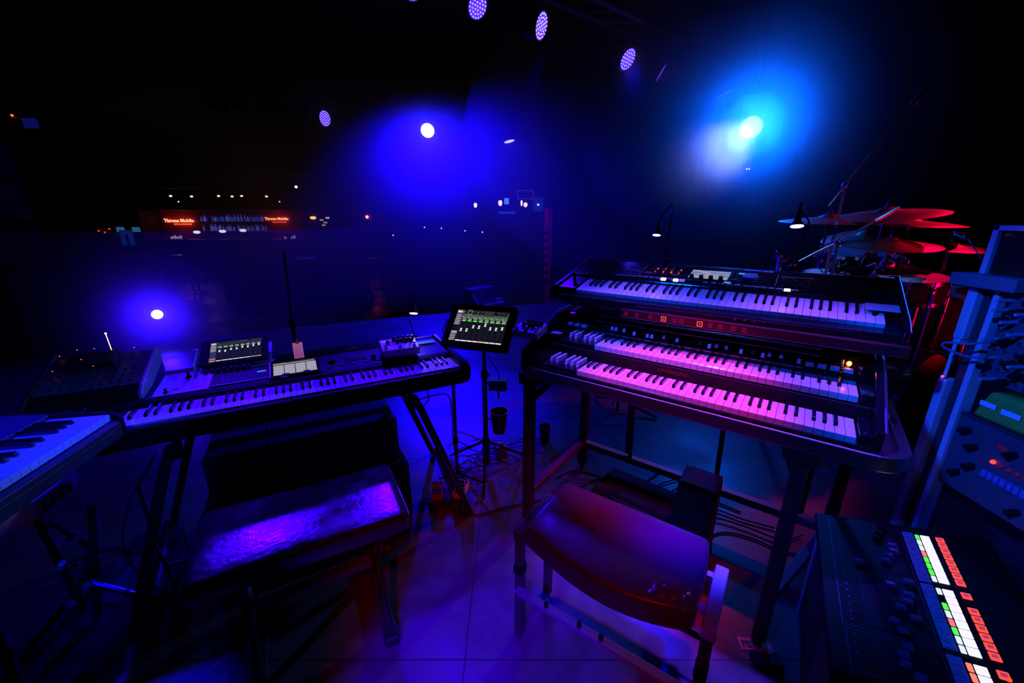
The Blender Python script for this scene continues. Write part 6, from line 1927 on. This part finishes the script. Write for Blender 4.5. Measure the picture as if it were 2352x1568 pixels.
bx3('cabinet', MATT, -0.35, 0.35, 0.1, 0.5, -1.0 - aty(240, 530, 18).z, 0.2, t)
t = thing('notice_board', 'small lit notice sheets right of the orange oval lamp', 'board', aty(745, 510, 20.42))
for k, (x, z, c_) in enumerate(((-0.12, 0.10, E_WARM), (0.05, -0.02, E_CREAM), (-0.05, -0.14, E_WARM), (0.18, 0.2, E_CREAM))):
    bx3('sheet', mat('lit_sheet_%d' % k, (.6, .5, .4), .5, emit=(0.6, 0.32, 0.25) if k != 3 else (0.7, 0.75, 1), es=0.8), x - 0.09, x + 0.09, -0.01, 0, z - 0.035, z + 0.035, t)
bx3('board', MATT, -0.35, 0.35, 0.0, 0.05, -0.3, 0.3, t)
for i, (x, y, d_, lab) in enumerate(((400, 542, 18.9, 'cluster of small lit bar items at the counter\'s left end'), (660, 528, 18.9, 'small lit bar items at the counter\'s right end'))):
    t = thing('bar_tray', lab, 'tray', (aty(x, y, d_).x, 19.0, 0.541))
    bx3('tray', DARK, -0.28, 0.28, -0.1, 0.1, -0.06, -0.04, t)
    for k in range(6):
        MB().cyl((-0.22 + k * 0.09, 0, -0.04), (-0.22 + k * 0.09, 0, 0.05 + 0.03 * (k % 3)), 0.03, n=8).build('glass', mat('glass_lit_%d' % (k % 3), (.4, .4, .6), .2, emit=((0.35, 0.25, 0.6), (0.4, 0.1, 0.05), (0.2, 0.25, 0.7))[k % 3], es=0.8), t)  # glasses emit to imitate light caught at the bar


# people as single skinned bodies
def person(label, loc, rotz, joints, shirt, scale=1.0):
    t = thing('person', label, 'person', loc, (0, 0, rotz))
    V = []
    Ed = []
    Rr = []

    def add(p, r, par_=None):
        V.append(tuple(Vector(p) * scale))
        Rr.append(r * scale)
        if par_ is not None:
            Ed.append((par_, len(V) - 1))
        return len(V) - 1
    J = joints
    pel = add(J['pelvis'], (0.15, 0.11))if False else add(J['pelvis'], 0.135)
    ch = add(J['chest'], 0.15, pel)
    nk = add(J['neck'], 0.06, ch)
    hd = add(J['head'], 0.095, nk)
    add(Vector(J['head']) + Vector((0, 0, 0.10)), 0.075, hd)
    for s in ('l', 'r'):
        sh = add(J['sh' + s], 0.065, ch)
        el = add(J['el' + s], 0.045, sh)
        wr = add(J['wr' + s], 0.032, el)
        add(Vector(J['wr' + s]) + (Vector(J['wr' + s]) - Vector(J['el' + s])).normalized() * 0.12, 0.028, wr)
        hp = add(J['hip' + s], 0.10, pel)
        kn_ = add(J['kn' + s], 0.065, hp)
        an = add(J['an' + s], 0.045, kn_)
        add(Vector(J['an' + s]) + Vector((0, -0.16, -0.05)), 0.04, an)
    me = bpy.data.meshes.new('body')
    me.from_pydata(V, Ed, [])
    o = inst('body', me, t)
    sk = o.modifiers.new('skin', 'SKIN')
    sv = me.skin_vertices[0].data
    for i, r_ in enumerate(Rr):
        sv[i].radius = (r_, r_ * (0.75 if i in (0, 1) else 1))
    sv[0].use_root = True
    o.modifiers.new('sub', 'SUBSURF').levels = 1
    o.modifiers['sub'].render_levels = 2
    me.materials.append(shirt)
    hv = Vector(J['head']) * scale
    MB().ball(hv + Vector((0, 0.02, 0.07)) * scale, 0.105 * scale, 12, 8, (0.92, 1.0, 0.95)).build('hair', mat('hair_dark', (0.015, 0.01, 0.01), 0.7), t, smooth=True)
    return t


def standing(lean=0.0, arm=0.0):
    J = dict(pelvis=(0, 0, 0.95), chest=(0, -lean * 0.5, 1.28), neck=(0, -lean, 1.48), head=(0, -lean - 0.02, 1.60))
    for s, k in (('l', -1), ('r', 1)):
        J['sh' + s] = (k * 0.19, -lean * 0.8, 1.40)
        J['el' + s] = (k * 0.25, -lean * 0.8 - 0.06 * arm, 1.13)
        J['wr' + s] = (k * (0.22 - 0.1 * arm), -lean - 0.30 * arm, 0.90 + 0.25 * arm)
        J['hip' + s] = (k * 0.10, 0, 0.90)
        J['kn' + s] = (k * 0.12, -0.02, 0.50)
        J['an' + s] = (k * 0.13, 0.0, 0.08)
    return J


def seated():
    J = dict(pelvis=(0, 0, 0.55), chest=(0, -0.05, 0.88), neck=(0, -0.10, 1.08), head=(0, -0.14, 1.20))
    for s, k in (('l', -1), ('r', 1)):
        J['sh' + s] = (k * 0.19, -0.08, 1.00)
        J['el' + s] = (k * 0.24, -0.20, 0.78)
        J['wr' + s] = (k * 0.16, -0.40, 0.74)
        J['hip' + s] = (k * 0.10, -0.02, 0.52)
        J['kn' + s] = (k * 0.13, -0.44, 0.50)
        J['an' + s] = (k * 0.13, -0.44, 0.08)
    return J


CL1 = mat('dark_clothes', (0.03, 0.03, 0.04), 0.8)
CL2 = mat('blue_clothes', (0.16, 0.17, 0.30), 0.8)
CL3 = mat('mid_clothes', (0.07, 0.07, 0.11), 0.8)
g = atz(452, 672, -1)
person('dark figure standing with back turned before the sound booth\'s left end', (g.x, g.y, -1), 2.9, standing(0.05, 0.3), CL1)
g = atz(290, 612, -1)
person('figure standing beside the pale poster at the far left', (g.x + 1.0, 16.2, -1), 0.4, standing(0, 0.2), CL3)
g = atz(395, 668, -1)
person('seated person in pale blue left of the standing dark figure', (g.x, g.y, -1), 0.6, seated(), CL2)
st_ = thing('chair', 'plain dark chair under the seated person in pale blue', 'chair', (g.x, g.y, -1), (0, 0, 0.6))
bx3('seat', MATT, -0.22, 0.22, -0.22, 0.22, 0.38, 0.43, st_)
bx3('backrest', MATT, -0.22, 0.22, 0.20, 0.24, 0.43, 0.88, st_)
for x in (-0.2, 0.2):
    for y in (-0.2, 0.2):
        bx3('leg', MATT, x - 0.015, x + 0.015, y - 0.015, y + 0.015, 0, 0.38, st_)
person('figure standing at the bar counter\'s right end', (-10.6, 18.1, -1), 3.4, standing(0.08, 0.4), CL1)
person('second figure leaning near the bar counter\'s right end', (-10.0, 18.3, -1), 2.7, standing(0.12, 0.6), CL3)
person('figure working in the sound booth', (-7.0, 13.9, -1), 0.2, standing(0.10, 0.8), CL3)
g = atz(1190, 632, -1)
person('dim figure standing in the hall near the striped column', (0.1, 16.4, -1), 0.0, standing(0, 0.1), CL3)
person('dim figure in pale clothes right of the sound booth', (-5.9, 16.2, -1), 0.3, standing(0, 0.2), CL2)
# round high tables and stools in the hall
for i, (x, y, lab) in enumerate(((-4.6, 14.2, 'high table with a glass right of the sound booth'), (-2.6, 15.0, 'high table in the middle of the dim hall'), (-12.6, 15.4, 'high table at the left before the bar'), (-0.6, 14.2, 'high table near the lounge'))):
    t = thing('high_table', lab, 'table', (x, y, -1))
    MB().lathe([(0, 1.05), (0.35, 1.05), (0.35, 1.08), (0, 1.08)], n=24).build('table_top', mat('table_top', (0.06, 0.06, 0.08), 0.25), t)
    MB().cyl((0, 0, 0.02), (0, 0, 1.05), 0.035).build('column', MATT, t)
    MB().lathe([(0.25, 0), (0.25, 0.02), (0.04, 0.04)], n=24).build('foot', MATT, t)
    for k in range(2):
        s_ = thing('bar_stool', ('left', 'right')[k] + ' bar stool at the ' + lab.replace(' with a glass', ''), 'stool', (x + (-0.6, 0.6)[k], y + 0.1, -1))
        MB().lathe([(0, 0.70), (0.17, 0.70), (0.18, 0.73), (0.16, 0.76), (0, 0.76)], n=20).build('seat', MATT, s_)
        for a in range(4):
            MB().tube([(0.12 * math.cos(a * 1.57), 0.12 * math.sin(a * 1.57), 0.70), (0.2 * math.cos(a * 1.57), 0.2 * math.sin(a * 1.57), 0)], 0.012, 5).build('leg', DARK, s_)
# crowd barrier post and column at the left
pcol = thing('stage_pillar', 'dark slanting speaker column at the left stage edge', 'column', (-5.4, 4.35, 0))
MB().box(-0.25, 0.25, -0.25, 0.25, 0, 0.12).build('base', MATT, pcol)
for k in range(5):
    MB().box(-0.22, 0.22, -0.24, 0.2, 0.12 + k * 0.42, 0.50 + k * 0.42).build('cabinet', mat('cabinet_dark', (0.012, 0.012, 0.014), 0.7), pcol, None, None, bevel=0.01)

print('objects', len(bpy.data.objects))
